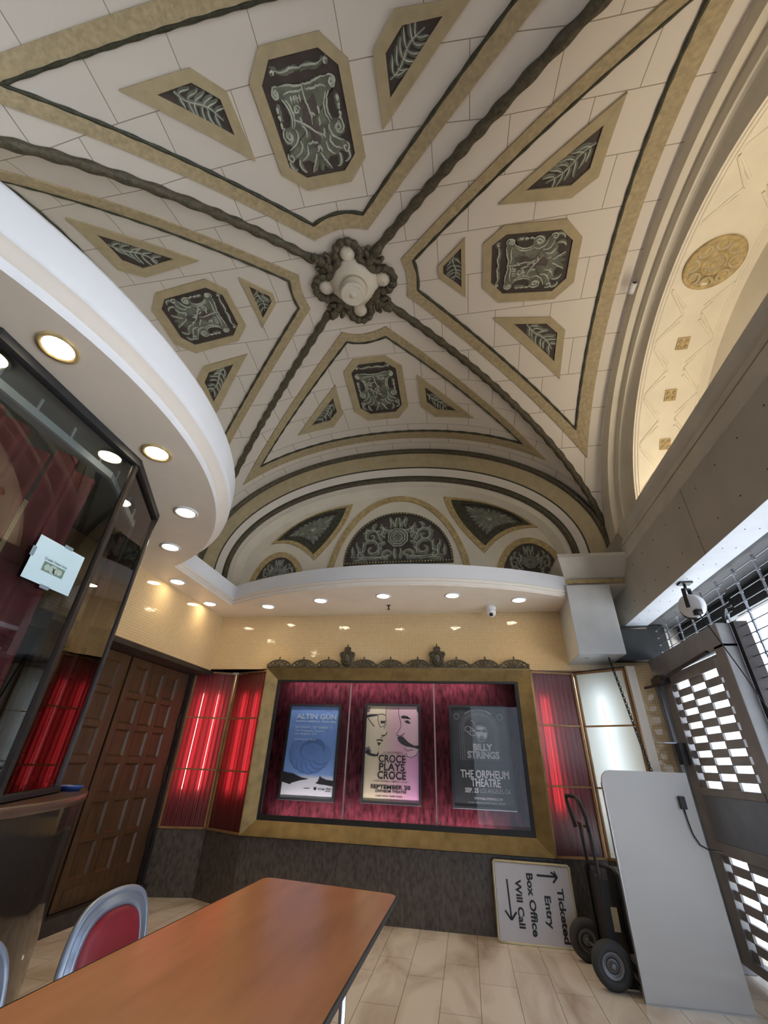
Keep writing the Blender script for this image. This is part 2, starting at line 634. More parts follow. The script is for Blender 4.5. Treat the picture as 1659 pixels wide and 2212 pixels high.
E_tube = emit('fluorescent_tube', (1.0, 0.93, 0.90), TUBE)
E_tubew = emit('cool_fluorescent_tube', (0.78, 0.92, 1.0), TUBE * 1.8)
E_tubed = emit('dim_fluorescent_tube', (1.0, 0.93, 0.90), TUBE * 0.9)
E_lamp = emit('lamp_lens_glow', (1.0, 0.86, 0.60), 30.0)
E_strip = emit('led_strip_glow', (1.0, 0.80, 0.86), 6.0)

# ================================================================== VAULT
XC, YC, AX, ZS, RISE, NF = -0.94, 2.46, 2.99, 3.815, 1.948, 2.1
GQ = {(-1, -1): (2.28, 2.2), (1, -1): (2.577, 2.06), (-1, 1): (2.936, 2.112), (1, 1): (2.956, 2.0)}
def se(s, n):
    s = min(abs(s), 1.0)
    return max(0.0, 1 - s ** n) ** (1.0 / n)
def FZ(x):
    return ZS + RISE * se(x / AX, NF)
def GZ(x, y):
    b, n = GQ[(1 if x > 0 else -1, 1 if y > 0 else -1)]
    return ZS + RISE * se(y / b, n)
def vz(x, y):
    return max(FZ(x), GZ(x, y))
def vmap(x, y, off=0.0):
    e = 0.012
    p = V(XC + x, YC + y, vz(x, y))
    if off:
        gx = (vz(x + e, y) - vz(x - e, y)) / (2 * e)
        gy = (vz(x, y + e) - vz(x, y - e)) / (2 * e)
        n = V(gx, gy, -1).normalized()
        p = p + n * off
    return p
def ygroin(x, sy):
    b, n = GQ[(1 if x > 0 else -1, sy)]
    hgt = se(x / AX, NF)
    return sy * b * max(0.0, 1 - hgt ** n) ** (1.0 / n)
def xgroin(y, sx):
    b, n = GQ[(sx, 1 if y > 0 else -1)]
    hgt = se(y / b, n)
    return sx * AX * max(0.0, 1 - hgt ** NF) ** (1.0 / NF)
YF, XR, XL, YN = 5.37 - YC, 2.012 - XC, -3.93 - XC, -3.3
mb = MB().use(M_ceil, True)
sx_ = [sin(pi / 2 * i / 48) * AX for i in range(-48, 49)]
for sy, ye in ((1, YF), (-1, YN)):
    rows = []
    for x in sx_:
        g = ygroin(x, sy)
        if abs(g) > abs(ye):
            g = ye
        rows.append([V(XC + x, YC + g + (ye - g) * t / 10, FZ(x)) for t in range(11)])
    mb.grid(rows)
for sx, xe in ((1, XR), (-1, XL)):
    rows = []
    for k in range(-48, 49):
        sg = 1 if k > 0 else -1
        b = GQ[(sx, sg)][0]
        y = sin(pi / 2 * k / 48) * b
        g = xgroin(y, sx)
        if abs(g) > abs(xe):
            g = xe
        rows.append([V(XC + g + (xe - g) * t / 10, YC + y, GZ(sx, y) if k else ZS + RISE) for t in range(11)])
    mb.grid(rows)
struct(mb.build('ceiling', recalc=False))

# bands of the four vault panels (outer outline, inner outline), in metres from the crown
def arc3(a, m, b, n=6):
    c = (2 * m[0] - (a[0] + b[0]) / 2, 2 * m[1] - (a[1] + b[1]) / 2)
    return [((1 - t) ** 2 * a[0] + 2 * t * (1 - t) * c[0] + t * t * b[0], (1 - t) ** 2 * a[1] + 2 * t * (1 - t) * c[1] + t * t * b[1]) for t in [i / n for i in range(n + 1)]]
BANDS = {
    'far': (arc3((-.247, .592), (0, .655), (.290, .589)) + [(2.293, 2.57), (-2.343, 2.59)], arc3((-.218, .726), (.002, .773), (.269, .72)) + [(1.985, 2.41), (-2.02, 2.43)]),
    'gate': (arc3((.567, -.144), (.606, .044), (.582, .248)) + [(2.765, 2.39), (2.80, -1.97)], arc3((.69, -.115), (.718, .032), (.707, .204)) + [(2.60, 2.07), (2.635, -1.69)]),
    'booth': (arc3((-.527, -.139), (-.555, .05), (-.527, .247)) + [(-2.80, 2.40), (-2.80, -1.76)], arc3((-.65, -.10), (-.672, .06), (-.652, .214)) + [(-2.62, 2.08), (-2.62, -1.50)]),
    'street': (arc3((-.25, -.453), (.02, -.511), (.295, -.474)) + [(2.12, -2.13), (-2.32, -2.09)], arc3((-.223, -.588), (.033, -.65), (.271, -.608)) + [(1.78, -1.98), (-2.0, -1.97)]),
}
k = 1
for nm, (o_, i_) in BANDS.items():
    mb = MB().use(M_olive, False)
    band(mb, vmap, o_, i_, 0.018)
    struct(mb.build('trim_%d' % k)); k += 1
    mb = MB().use(M_rod, True)
    ins = i_
    rod(mb, vmap, ins, 0.0155, 0.012, step=0.03, beads=0.20, amp=0.16)
    struct(mb.build('trim_%d' % k)); k += 1
# diagonal ribs
for (sx, sy) in ((1, 1), (-1, 1), (1, -1), (-1, -1)):
    P = []
    for i in range(70):
        s = 0.105 + 0.895 * sin(pi / 2 * i / 69)
        x = sx * AX * s * (0.9995)
        P.append(V(XC + x, YC + ygroin(x, sy), FZ(x)))
    L = 0
    Q, rs = [], []
    # resample evenly
    for a, b in zip(P, P[1:]):
        nn = max(1, int((b - a).length / 0.025))
        for j in range(nn):
            q = a.lerp(b, j / nn)
            Q.append(q)
    for q in Q:
        rs.append(0.044 * (1 + 0.15 * sin(len(rs) * 0.9)))
    mb = MB().use(M_rope, True)
    mb.tube([q + V(0, 0, -0.008) for q in Q], rs, 8)
    struct(mb.build('trim_%d' % k)); k += 1

# ---------------- scrollwork vocabularies (u, v in -1..1)
BODY = [(0, .66), (.22, .62), (.40, .70), (.60, .66), (.74, .72), (.88, .64), (.86, .50), (.70, .46), (.60, .30), (.56, .12), (.64, -.02), (.84, -.04), (.94, -.18), (.88, -.32), (.72, -.36), (.80, -.46), (.96, -.50), (.98, -.62), (.84, -.68), (.66, -.62), (.52, -.72), (.34, -.70), (.18, -.80), (0, -.74)]
BODY = BODY + [(-x, y) for x, y in reversed(BODY[1:-1])]
HEART = [(-.22, .42), (.05, .36), (.24, .46), (.28, .18), (.14, -.02), (.22, -.26), (.06, -.52), (-.16, -.46), (-.10, -.20), (-.26, -.02), (-.18, .2)]
def cartouche(seed):
    rd = random.Random(seed)
    j = lambda st: [[(x + rd.uniform(-.012, .012), y + rd.uniform(-.012, .012)) for x, y in q] for q in st]
    big = mirror([bez((0, .86), (.25, .98), (.40, .78), (.66, .92)), bez((.62, .92), (.72, .98), (.80, .92), (.74, .86)), bez((.82, .40), (.86, .30), (.84, .20), (.80, .10), 8),
                  bez((.10, -.72), (.16, -.84), (.22, -.92), (.30, -.94), 8), bez((.60, -.66), (.66, -.80), (.60, -.90), (.50, -.92), 8), bez((.90, -.62), (.94, -.76), (.84, -.86), (.76, -.84), 8)]) + [bez((0, -.7), (.03, -.8), (-.02, -.9), (0, -.97), 8)]
    fine = mirror([spiral(.78, .58, .13, 1.3, 2.2, -1, 16), spiral(.78, .58, .07, 1.0, 2.2, -1, 10), spiral(.74, -.18, .17, 1.25, 1.2, -1, 18), spiral(.72, -.18, .10, 1.0, 1.2, -1, 12), spiral(.84, -.58, .11, 1.2, 1.0, -1, 14),
                   bez((0, .64), (.2, .58), (.42, .72), (.66, .68)), bez((.04, .56), (.24, .50), (.44, .62), (.60, .52)), bez((.66, .46), (.50, .30), (.48, .10), (.60, -.04)), bez((.58, .44), (.42, .28), (.40, .10), (.54, -.08)),
                   bez((0, .88), (.25, 1.0), (.40, .80), (.66, .94)), spiral(.72, .90, .055, 1.0, 0, 1, 9), bez((.50, -.10), (.40, -.28), (.62, -.40), (.84, -.44)), bez((.46, -.30), (.34, -.44), (.56, -.58), (.72, -.58)),
                   bez((.30, -.40), (.24, -.56), (.40, -.64), (.52, -.68)), bez((.06, -.60), (.12, -.74), (.22, -.80), (.30, -.95), 9), bez((.62, -.66), (.68, -.80), (.60, -.92), (.48, -.92), 9), bez((.90, -.62), (.97, -.76), (.86, -.88), (.74, -.84), 9)])
    for sx in (-1, 1):
        for y in (.36, .22, .08):
            fine.append(bez((sx * .86, y), (sx * .82, y - .05), (sx * .90, y - .08), (sx * .86, y - .11), 6))
            fine.append(bez((sx * .86, y), (sx * .92, y - .04), (sx * .82, y - .07), (sx * .85, y - .12), 6))
    for x in (.16, .24, .32, .40):
        fine.append(bez((x * (1 if seed % 2 else -1), .50), (x + .02 if seed % 2 else -x, .46), (x if seed % 2 else -x - .02, .42), (x if seed % 2 else -x, .36), 5))
    fine.append(bez((-.46, .10), (-.2, -.02), (.0, -.14), (.24, -.34)))
    fine.append(bez((-.02, .62), (-.10, .3), (.12, .2), (.02, -.06)))
    fine.append(spiral(-.32, .24, .10, 1.3, 0, 1, 12))
    for _ in range(16):
        x, y = rd.uniform(-.34, .34), rd.uniform(-.62, .45)
        a = rd.uniform(0, 2 * pi)
        fine.append(bez((x, y), (x + .10 * cos(a), y + .08 * sin(a)), (x + .14 * cos(a + 1), y + .10 * sin(a + 1)), (x + .18 * cos(a + .6), y + .14 * sin(a + .6)), 7))
    return j(big), j(fine)
def spray(seed):
    """leafy sprig along u from -1 to 1"""
    rd = random.Random(seed)
    st = [[(-0.95 + 1.8 * i / 12, 0.08 * sin(i * 0.6)) for i in range(13)]]
    big = []
    for i in range(6):
        x = -0.78 + i * 0.26
        w = 0.62 * (1 - abs(x + 0.1) * 0.55)
        for s in (1, -1):
            x += rd.uniform(-.05, .07)
            l = bez((x, 0), (x + .02, s * w * .45), (x + .22, s * w * rd.uniform(.5, .8)), (x + .34 + rd.uniform(-.08, .08), s * w * rd.uniform(.7, 1.05)), 8)
            big.append(l)
            st.append([(a + .01, b * .9) for a, b in l])
    return big + st[:1], st
def lift(st, f):
    return [[f(a, b) for a, b in s] for s in st]

def panel(name, label, cat, group, outer, inner, sprig, seed, mp, cu, cv, du, dv, frame_m=M_olive2):
    """cu,cv centre of the ornament, du / dv half axes as 2-vectors on the surface"""
    c3 = mp(cu, cv, 0.0)
    t = thing(name, label, cat, c3, group)
    mb = MB().use(frame_m)
    band(mb, mp, outer, inner, 0.020, 0.15)
    mb.build('frame', t)
    mb = MB().use(M_ground)
    field(mb, mp, inner, 0.004)
    mb.build('painted_ground', t)
    f = lambda a, b: (cu + a * du[0] + b * dv[0], cv + a * du[1] + b * dv[1])
    big, fine = spray(seed) if sprig else cartouche(seed)
    sc = math.hypot(*du)
    mb = MB().use(M_mint, True)
    if not sprig:
        field(mb, mp, [f(*q) for q in BODY], .009, .05, 5)
        mb.use(mat('brown_figure_paint', (.105, .085, .078), .6, var=.3, vscale=16))
        field(mb, mp, [f(*q) for q in HEART], .0115, .05, 4)
        mb.use(M_mint, True)
    for s in lift(big, f):
        stroke(mb, mp, s, (0.085 if sprig else 0.075) * sc, 0.2, 0.005)
    mb.use(M_hi, True)
    for s in lift(fine, f):
        stroke(mb, mp, s, (0.022 if sprig else 0.0265) * sc + 0.0005, 0.6, 0.012)
    mb.build('scrollwork', t)
    return t
GO, GT = 'octagonal ceiling panels', 'small corner panels of the ceiling'
OCT = [
    ('octagonal ceiling panel above the far arched wall, the one facing the poster case', [(-.205, .995), (.215, .995), (.40, 1.17), (.40, 1.885), (.232, 2.112), (-.232, 2.112), (-.39, 1.90), (-.37, 1.17)],
     [(-.155, 1.08), (.185, 1.078), (.318, 1.2), (.312, 1.85), (.2, 1.99), (-.175, 1.99), (-.295, 1.85), (-.28, 1.2)], 11, (0.01, 1.53), (.285, 0), (0, -.42)),
    ('octagonal ceiling panel on the vault side next to the roller gate and rosette arch', [(1.575, -.315), (2.148, -.28), (2.323, -.09), (2.33, .35), (2.156, .505), (1.566, .460), (1.393, .275), (1.386, -.172)],
     [(1.603, -.23), (2.112, -.195), (2.238, -.076), (2.245, .295), (2.119, .415), (1.604, .37), (1.478, .236), (1.471, -.143)], 12, (1.86, .09), (0, -.285), (-.355, -.02)),
    ('octagonal ceiling panel partly above the round white canopy edge over the ticket booth', [(-1.556, -.26), (-1.373, -.112), (-1.36, .339), (-1.534, .508), (-2.152, .595), (-2.359, .44), (-2.361, -.01), (-2.183, -.197)],
     [(-1.588, -.172), (-1.447, -.062), (-1.441, .3), (-1.562, .431), (-2.115, .489), (-2.236, .374), (-2.249, -.001), (-2.133, -.115)], 13, (-1.84, .15), (0, .275), (.365, -.02)),
    ('largest octagonal ceiling panel, directly overhead at the top of the photo', [(.201, -1.782), (.377, -1.617), (.383, -1.025), (.222, -.875), (-.182, -.869), (-.369, -1.018), (-.399, -1.616), (-.248, -1.78)],
     [(.173, -1.706), (.298, -1.599), (.302, -1.067), (.187, -.962), (-.159, -.962), (-.286, -1.059), (-.313, -1.58), (-.208, -1.704)], 14, (-.005, -1.32), (.285, 0), (0, -.345)),
]
for lb, o_, i_, sd, c, du, dv in OCT:
    panel('ceiling_panel', lb, 'ceiling panel', GO, o_, i_, False, sd, vmap, c[0], c[1], du, dv)
TRI = [
    ('small three-cornered ceiling panel between the far octagon and the canopy side rib', [(-.538, 1.354), (-.568, 1.898), (-.775, 2.125), (-1.32, 2.115)], [(-.63, 1.568), (-.645, 1.834), (-.787, 1.985), (-1.075, 1.995)], 21),
    ('small three-cornered ceiling panel between the far octagon and the gate side rib', [(.585, 1.337), (.58, 1.894), (.769, 2.105), (1.312, 2.085)], [(.67, 1.54), (.669, 1.819), (.805, 1.966), (1.087, 1.980)], 22),
    ('tiny triangular ceiling panel between the gate side octagon and the central rosette', [(1.21, -.256), (1.215, .351), (.935, .10), (.935, -.02)], [(1.17, -.168), (1.17, .235), (.985, .068), (.985, -.010)], 23),
    ('three-cornered ceiling panel on the gate side, the one nearer the poster wall', [(1.515, .63), (2.149, .702), (2.33, .873), (2.344, 1.451)], [(1.75, .727), (2.109, .769), (2.247, .896), (2.251, 1.227)], 24),
    ('three-cornered ceiling panel on the gate side, the one nearer the photo top', [(2.357, -1.168), (2.334, -.599), (2.144, -.461), (1.502, -.508)], [(2.257, -.985), (2.242, -.679), (2.115, -.567), (1.733, -.591)], 25),
    ('tiny triangular ceiling panel between the canopy side octagon and the central rosette', [(-1.18, -.222), (-.888, .012), (-.891, .123), (-1.166, .385)], [(-1.115, -.117), (-.934, .027), (-.931, .093), (-1.117, .272)], 26),
    ('long three-cornered ceiling panel above the canopy edge, with a ribbon and leaves, upper one', [(-2.449, -1.077), (-1.499, -.454), (-2.175, -.381), (-2.401, -.504)], [(-2.318, -.889), (-1.742, -.517), (-2.134, -.476), (-2.285, -.59)], 27),
    ('three-cornered ceiling panel just above the canopy edge, below its octagon', [(-1.5, .696), (-2.322, 1.48), (-2.357, .97), (-2.152, .784)], [(-1.738, .802), (-2.262, 1.294), (-2.26, 1.012), (-2.125, .874)], 28),
    ('four-sided ceiling panel with an olive sprig beside the largest octagon, gate side', [(.744, -1.801), (.563, -1.628), (.566, -1.186), (1.262, -1.79)], [(.791, -1.721), (.652, -1.602), (.651, -1.366), (1.067, -1.727)], 29),
    ('four-sided ceiling panel with an olive sprig beside the largest octagon, booth side', [(-1.336, -1.766), (-.791, -1.768), (-.59, -1.6), (-.555, -1.155)], [(-1.096, -1.685), (-.819, -1.695), (-.656, -1.569), (-.648, -1.346)], 30),
]
for lb, o_, i_, sd in TRI:
    cx = sum(p[0] for p in i_) / 4
    cy = sum(p[1] for p in i_) / 4
    # longest diagonal of the inner outline gives the sprig's direction
    best = max(((a, b) for a in i_ for b in i_), key=lambda q: math.hypot(q[0][0] - q[1][0], q[0][1] - q[1][1]))
    dx, dy = best[1][0] - best[0][0], best[1][1] - best[0][1]
    mx, my = (best[0][0] + best[1][0]) / 2, (best[0][1] + best[1][1]) / 2
    cx, cy = mx + (cx - mx) * 0.75, my + (cy - my) * 0.75
    L = math.hypot(dx, dy)
    w = 0.36 * math.hypot(sum(p[0] for p in i_) / 4 - mx, sum(p[1] for p in i_) / 4 - my) / 0.17 + 0.02
    panel('ceiling_panel', lb, 'ceiling panel', GT, o_, i_, True, sd, vmap, cx, cy, (dx * 0.36, dy * 0.36), (-dy / L * 0.20, dx / L * 0.20))

# ---------------- central rosette
cz = ZS + RISE
ros = thing('ceiling_rosette', 'central plaster rosette of the vault with bowl, shells and bronze quatrefoil rope', 'rosette', (XC + .04, YC + .02, cz))
RX, RY = XC + .04, YC + .02
mb = MB().use(M_rope, True)
P, rs = [], []
Q = []
for j in range(4):
    a = pi / 2 * j
    for i in range(-7, 8):
        b = i / 7 * 2.05
        Q.append((.305 * cos(a) + .125 * cos(a + b), .305 * sin(a) + .125 * sin(a + b)))
    Q.append((.262 * cos(a + pi / 4), .262 * sin(a + pi / 4)))
for _ in range(2):
    Q = [q for u, v in zip(Q, Q[1:] + Q[:1]) for q in ((u[0] * .75 + v[0] * .25, u[1] * .75 + v[1] * .25), (u[0] * .25 + v[0] * .75, u[1] * .25 + v[1] * .75))]
for i, q in enumerate(Q):
    P.append(V(RX + q[0], RY + q[1], cz - 0.045))
    rs.append(0.038 * (1 + 0.16 * sin(i * 0.8)))
mb.tube(P, rs, 8, True)
mb.build('quatrefoil_rope', ros)
for (sx, sy) in ((1, 1), (-1, 1), (1, -1), (-1, -1)):
    mb = MB().use(M_rope, True)
    d = V(sx, sy, 0).normalized()
    e = V(-d.y, d.x, 0)
    c = V(RX, RY, cz)
    for j in range(5):
        mb.ball(c + d * (0.30 + 0.042 * j) + V(0, 0, -0.05), 0.050 - j * 0.002 + (.012 if j == 3 else 0), n=8)
    for s in (1, -1):
        pts = [c + d * (0.33 + 0.07 * t) + e * s * (0.03 + 0.06 * sin(t * pi * 0.8)) + V(0, 0, -0.05) for t in [i / 6 for i in range(7)]]
        mb.tube(pts, [0.035 - 0.003 * i for i in range(7)], 6)
        mb.ball(c + d * 0.40 + e * s * 0.085 + V(0, 0, -0.05), 0.026, n=8)
    mb.build('leaf_finial', ros)
mb = MB().use(M_arch, True)
mb.lathe([(0.235, -0.0), (0.25, -0.03), (0.24, -0.048), (0.225, -0.05), (0.215, -0.072), (0.165, -0.115), (0.14, -0.125), (0.12, -.10)], (RX, RY, cz), n=72, flute=24, fa=0.05)
mb.build('bowl', ros)
mb = MB().use(M_arch, True)
mb.lathe([(0.125, -0.10), (0.135, -0.135), (0.115, -0.145), (0.118, -0.20), (0.128, -0.215), (0.128, -0.235), (0.115, -0.245), (0.10, -0.238), (0.085, -0.240), (0.05, -0.246), (0.03, -0.244), (0.022, -0.258), (0.0, -0.26)], (RX, RY, cz), n=40)
mb.build('pendant', ros)
for (dx, dy) in ((1, 0), (-1, 0), (0, 1), (0, -1)):
    mb = MB().use(M_arch, True)
    mb.lathe([(0.085, 0.0), (0.078, -0.035), (0.05, -0.06), (0.0, -0.07)], (RX + dx * .312, RY + dy * .312, cz), n=24, flute=12, fa=0.08)
    mb.build('shell', ros)

# ================================================================== FAR LUNETTE (arched end wall above the soffit)
def arch_pts(off, zb=3.15, n=60, a=AX - 0.03, top=RISE - 0.01, sc=0.86, nexp=NF):
    """the arch offset inwards by off at the crown, a little less at the springing"""
    out = []
    for i in range(n + 1):
        t = pi * i / n
        s = abs(cos(t))
        x, z = a * cos(t), ZS + top * (1 - s ** nexp) ** (1 / nexp) if s < 1 else ZS
        nx, nz = cos(t) / a, sin(t) / top
        l = math.hypot(nx, nz)
        o = off * (sc + (1 - sc) * sin(t))
        out.append((XC + x - nx / l * o, z - nz / l * o))
    return [(out[0][0], zb)] + out + [(out[-1][0], zb)]
def arch_face(mb, o0, o1, y0, y1):
    A, Bp = arch_pts(o0), arch_pts(o1)
    mb.grid([[V(x, y0, z) for x, z in A], [V(x, y1, z) for x, z in Bp]])
mb = MB().use(M_olive2, True)
arch_face(mb, 0.0, 0.03, 5.355, 5.36)
arch_face(mb, 0.03, 0.30, 5.36, 5.40)
mb.use(M_rod, True); arch_face(mb, 0.30, 0.325, 5.40, 5.405)
mb.use(M_cream, True); arch_face(mb, 0.325, 0.425, 5.405, 5.47)
mb.use(M_rod, True); arch_face(mb, 0.425, 0.462, 5.47, 5.47)
mb.use(M_arch, True); arch_face(mb, 0.462, 0.485, 5.47, 5.48)
mb.use(M_arch, True); arch_face(mb, 0.485, 0.58, 5.48, 5.50); arch_face(mb, 0.58, 0.62, 5.50, 5.50); arch_face(mb, 0.62, 0.72, 5.50, 5.60)
struct(mb.build('trim_%d' % k)); k += 1
mb = MB().use(M_rope, True)
P = [V(x, 5.352, z) for x, z in arch_pts(0.02)]
mb.tube(P, 0.042, 8)
P = [V(x, 5.472, z) for x, z in arch_pts(0.50)]
mb.tube(P, 0.032, 8)
struct(mb.build('trim_%d' % k)); k += 1
# scallop mark at the crown of the olive band
mb = MB().use(M_olive, True)
mp = flat((-0.93, 5.375, 5.60), (1, 0, 0), (0, 0, 1), (0, -1, 0))
for i in range(9):
    a = pi * (0.04 + 0.92 * i / 8)
    stroke(mb, mp, [(0.03 * cos(a), -0.06 + 0.03 * sin(a)), (0.13 * cos(a), -0.06 + 0.13 * sin(a))], 0.014, 0.6, 0.0)
struct(mb.build('trim_%d' % k)); k += 1
YW = 5.60
mb = MB().use(M_arch)
A = arch_pts(0.715, 2.9)
mb.poly([V(x, YW, z) for x, z in A])
struct(mb.build('wall_back_lunette'))
lmp = flat((0, YW, 0), (1, 0, 0), (0, 0, 1), (0, -1, 0))
def ell(cx, z0, rx, rz, a0=0, a1=pi, n=28):
    return [(cx + rx * cos(a0 + (a1 - a0) * i / n), z0 + rz * sin(a0 + (a1 - a0) * i / n)) for i in range(n + 1)]
def half_panel(label, cx, z0, rx, rz, fr, seed, ring=None):
    t = thing('lunette_panel', label, 'wall panel', (cx, YW, z0), 'relief panels of the arched end wall')
    o_, i_ = ell(cx, z0, rx, rz), ell(cx, z0, rx - fr, rz - fr)
    mb = MB().use(M_gold if fr > .04 else M_rod, False)
    rows = [[lmp(*p, -.01) for p in o_], [lmp(*p, .022) for p in o_], [lmp(*p, .022) for p in i_], [lmp(*p, -.01) for p in i_]]
    mb.grid(rows)
    if fr <= .04:
        mb.box((cx - rx, YW - .022, z0 - .05), (cx + rx, YW, z0 + .0))
        mb.use(M_olive, True)
        for p in dens(ell(cx, z0, rx - fr / 2, rz - fr / 2), 0.045, False):
            mb.ball(lmp(*p, .024), 0.014, n=6)
        for i in range(38):
            mb.ball(V(cx - rx + .02 + i * (2 * rx - .04) / 37, YW - .026, z0 - .012), 0.014, n=6)
    mb.build('frame', t)
    mb = MB().use(M_ground)
    field(mb, lmp, i_, .004, .2, 3)
    mb.build('painted_ground', t)
    # relief: centre medallion, scrolls and acanthus
    big, fine = [], []
    U = lambda a, b: (cx + a * (rx - fr), z0 + b * (rz - fr))
    big += mirror([spiral(.52, .52, .16, 1.3, 2.6, -1), spiral(.50, .26, .20, 1.2, 0.4, 1), spiral(.22, .12, .12, 1.2, 3.0, -1),
                   bez((.12, .14), (.35, .02), (.55, .12), (.9, .09)), bez((.78, .12), (.70, .3), (.86, .3), (.80, .42)), bez((.9, .1), (.84, .2), (.92, .22), (.88, .32)),
                   bez((.10, .66), (.2, .60), (.3, .66), (.34, .80)), bez((.04, .70), (.06, .82), (.22, .86), (.14, .94)), bez((.30, .42), (.38, .46), (.36, .60), (.46, .64)),
                   bez((.24, .40), (.32, .40), (.34, .34), (.40, .36)), bez((.62, .44), (.66, .56), (.58, .62), (.64, .72)), bez((.66, .2), (.72, .26), (.62, .34), (.70, .42)),
                   bez((.05, .26), (.10, .12), (.02, .12), (.06, .04)), bez((.30, .04), (.36, .12), (.44, .02), (.50, .06)),
                   spiral(.36, .62, .10, 1.2, 1.5, 1), spiral(.70, .12, .09, 1.2, 2.0, -1), bez((.24, .50), (.34, .52), (.34, .60), (.28, .72)), bez((.24, .56), (.30, .58), (.28, .66), (.22, .72)),
                   bez((.42, .80), (.50, .78), (.52, .70), (.46, .66)), bez((.56, .68), (.64, .66), (.62, .58), (.70, .60)), bez((.36, .14), (.40, .20), (.34, .26), (.30, .30)), bez((.58, .04), (.66, .08), (.72, .02), (.86, .04)),
                   bez((.02, .92), (.05, .86), (.02, .78), (.08, .70)), bez((.12, .90), (.16, .84), (.10, .78), (.16, .70))])
    fine = big
    mb = MB().use(M_mint, True)
    for s in lift(big, U):
        stroke(mb, lmp, s, .048 * rx, .55, .005)
    oc = [(cx + .19 * rx * cos(pi / 8 + pi / 4 * i), z0 + .47 * rz + .19 * rx * sin(pi / 8 + pi / 4 * i)) for i in range(8)]
    for f_ in (1.0, .70):
        q = [(cx + (a - cx) * f_, z0 + .47 * rz + (b - z0 - .47 * rz) * f_) for a, b in oc]
        q2 = [(cx + (a - cx) * (f_ - .12), z0 + .47 * rz + (b - z0 - .47 * rz) * (f_ - .12)) for a, b in oc]
        band(mb, lmp, q, q2, .03, .2)
    field(mb, lmp, oc, .015, .2, 2)
    for i in range(4):
        a = pi / 2 * i
        mb.ball(V(cx + .05 * rx * cos(a), YW - .02, z0 + .47 * rz + .05 * rx * sin(a)), .04 * rx, .02, .04 * rx, 8)
    mb.use(M_hi, True)
    for s in lift(fine, U):
        stroke(mb, lmp, [(a - .006 * rx, b + .012 * rx) for a, b in s], .0075 * rx, .8, .022)
    for f_ in (1.02, .74, .46):
        stroke(mb, lmp, [(cx + (a - cx) * f_, z0 + .47 * rz + (b - z0 - .47 * rz) * f_) for a, b in oc + oc[:1]], .008 * rx, .8, .026, False)
    mb.build('relief_scrollwork', t)
half_panel('large half-round green relief panel in the middle of the arched end wall', -0.84, 3.88, .815, .83, .035, 41)
half_panel('small half-round relief panel with tan border at the canopy end of the arched wall', -2.68, 3.45, .45, .66, .09, 42)
half_panel('small half-round relief panel with tan border at the beam end of the arched wall', 1.02, 3.45, .49, .72, .09, 43)
# wide gold arch round the middle panel
mb = MB().use(M_gold)
o_, i_ = ell(-0.85, 3.35, 1.09, 1.66, n=48), ell(-0.85, 3.35, 1.005, 1.575, n=48)
mb.grid([[lmp(*p, -.01) for p in o_], [lmp(*p, .03) for p in o_], [lmp(*p, .03) for p in i_], [lmp(*p, -.01) for p in i_]])
struct(mb.build('trim_%d' % k)); k += 1
def spandrel(label, out, inn, seed):
    c = (sum(p[0] for p in inn) / len(inn), sum(p[1] for p in inn) / len(inn))
    t = thing('lunette_panel', label, 'wall panel', (c[0], YW, c[1]), 'relief panels of the arched end wall')
    mb = MB().use(M_gold)
    mid = [(a[0] * .55 + b[0] * .45, a[1] * .55 + b[1] * .45) for a, b in zip(out, inn)]
    band(mb, lmp, out, mid, .02, 9)
    mb.use(M_rod)
    band(mb, lmp, mid, inn, .028, 9)
    mb.build('frame', t)
    mb = MB().use(M_ground)
    field(mb, lmp, inn, .004, .2, 3)
    mb.build('painted_ground', t)
    mb = MB().use(M_mint, True)
    for i in range(0, len(inn)):
        q = inn[i]
        m = ((q[0] * .82 + c[0] * .18), (q[1] * .82 + c[1] * .18))
        pp = bez((c[0], c[1]), (c[0] * .7 + m[0] * .3 + .02, c[1] * .7 + m[1] * .3), (c[0] * .3 + m[0] * .7, c[1] * .3 + m[1] * .7 + .02), m, 7)
        stroke(mb, lmp, pp, .045, .5, .005)
        if i % 3 == 0:
            mb.use(M_hi, True)
            stroke(mb, lmp, pp, .006, .8, .02)
            mb.use(M_mint, True)
    mb.build('relief_leaves', t)
def curve_tri(p, q, r, bpq, bqr, brp, n=8):
    def seg(a, b, bl):
        m = ((a[0] + b[0]) / 2 + bl[0], (a[1] + b[1]) / 2 + bl[1])
        return arc3(a, m, b, n)[:-1]
    return seg(p, q, bpq) + seg(q, r, bqr) + seg(r, p, brp)
SPA = (curve_tri((-2.88, 4.26), (-1.59, 4.92), (-2.13, 3.95), (-.10, .12), (.10, .02), (.02, .12)), curve_tri((-2.66, 4.37), (-1.82, 4.78), (-2.17, 4.17), (-.07, .08), (.06, .01), (.01, .07)))
spandrel('curved three-cornered relief panel on the arched end wall, canopy side', SPA[0], SPA[1], 51)
SPB = (curve_tri((-.13, 4.955), (1.20, 4.33), (.42, 3.965), (.12, .10), (-.03, .12), (-.10, .02)), curve_tri((.13, 4.80), (1.0, 4.42), (.455, 4.20), (.08, .07), (-.02, .07), (-.06, .01)))
spandrel('curved three-cornered relief panel on the arched end wall, gate side', SPB[0], SPB[1], 52)

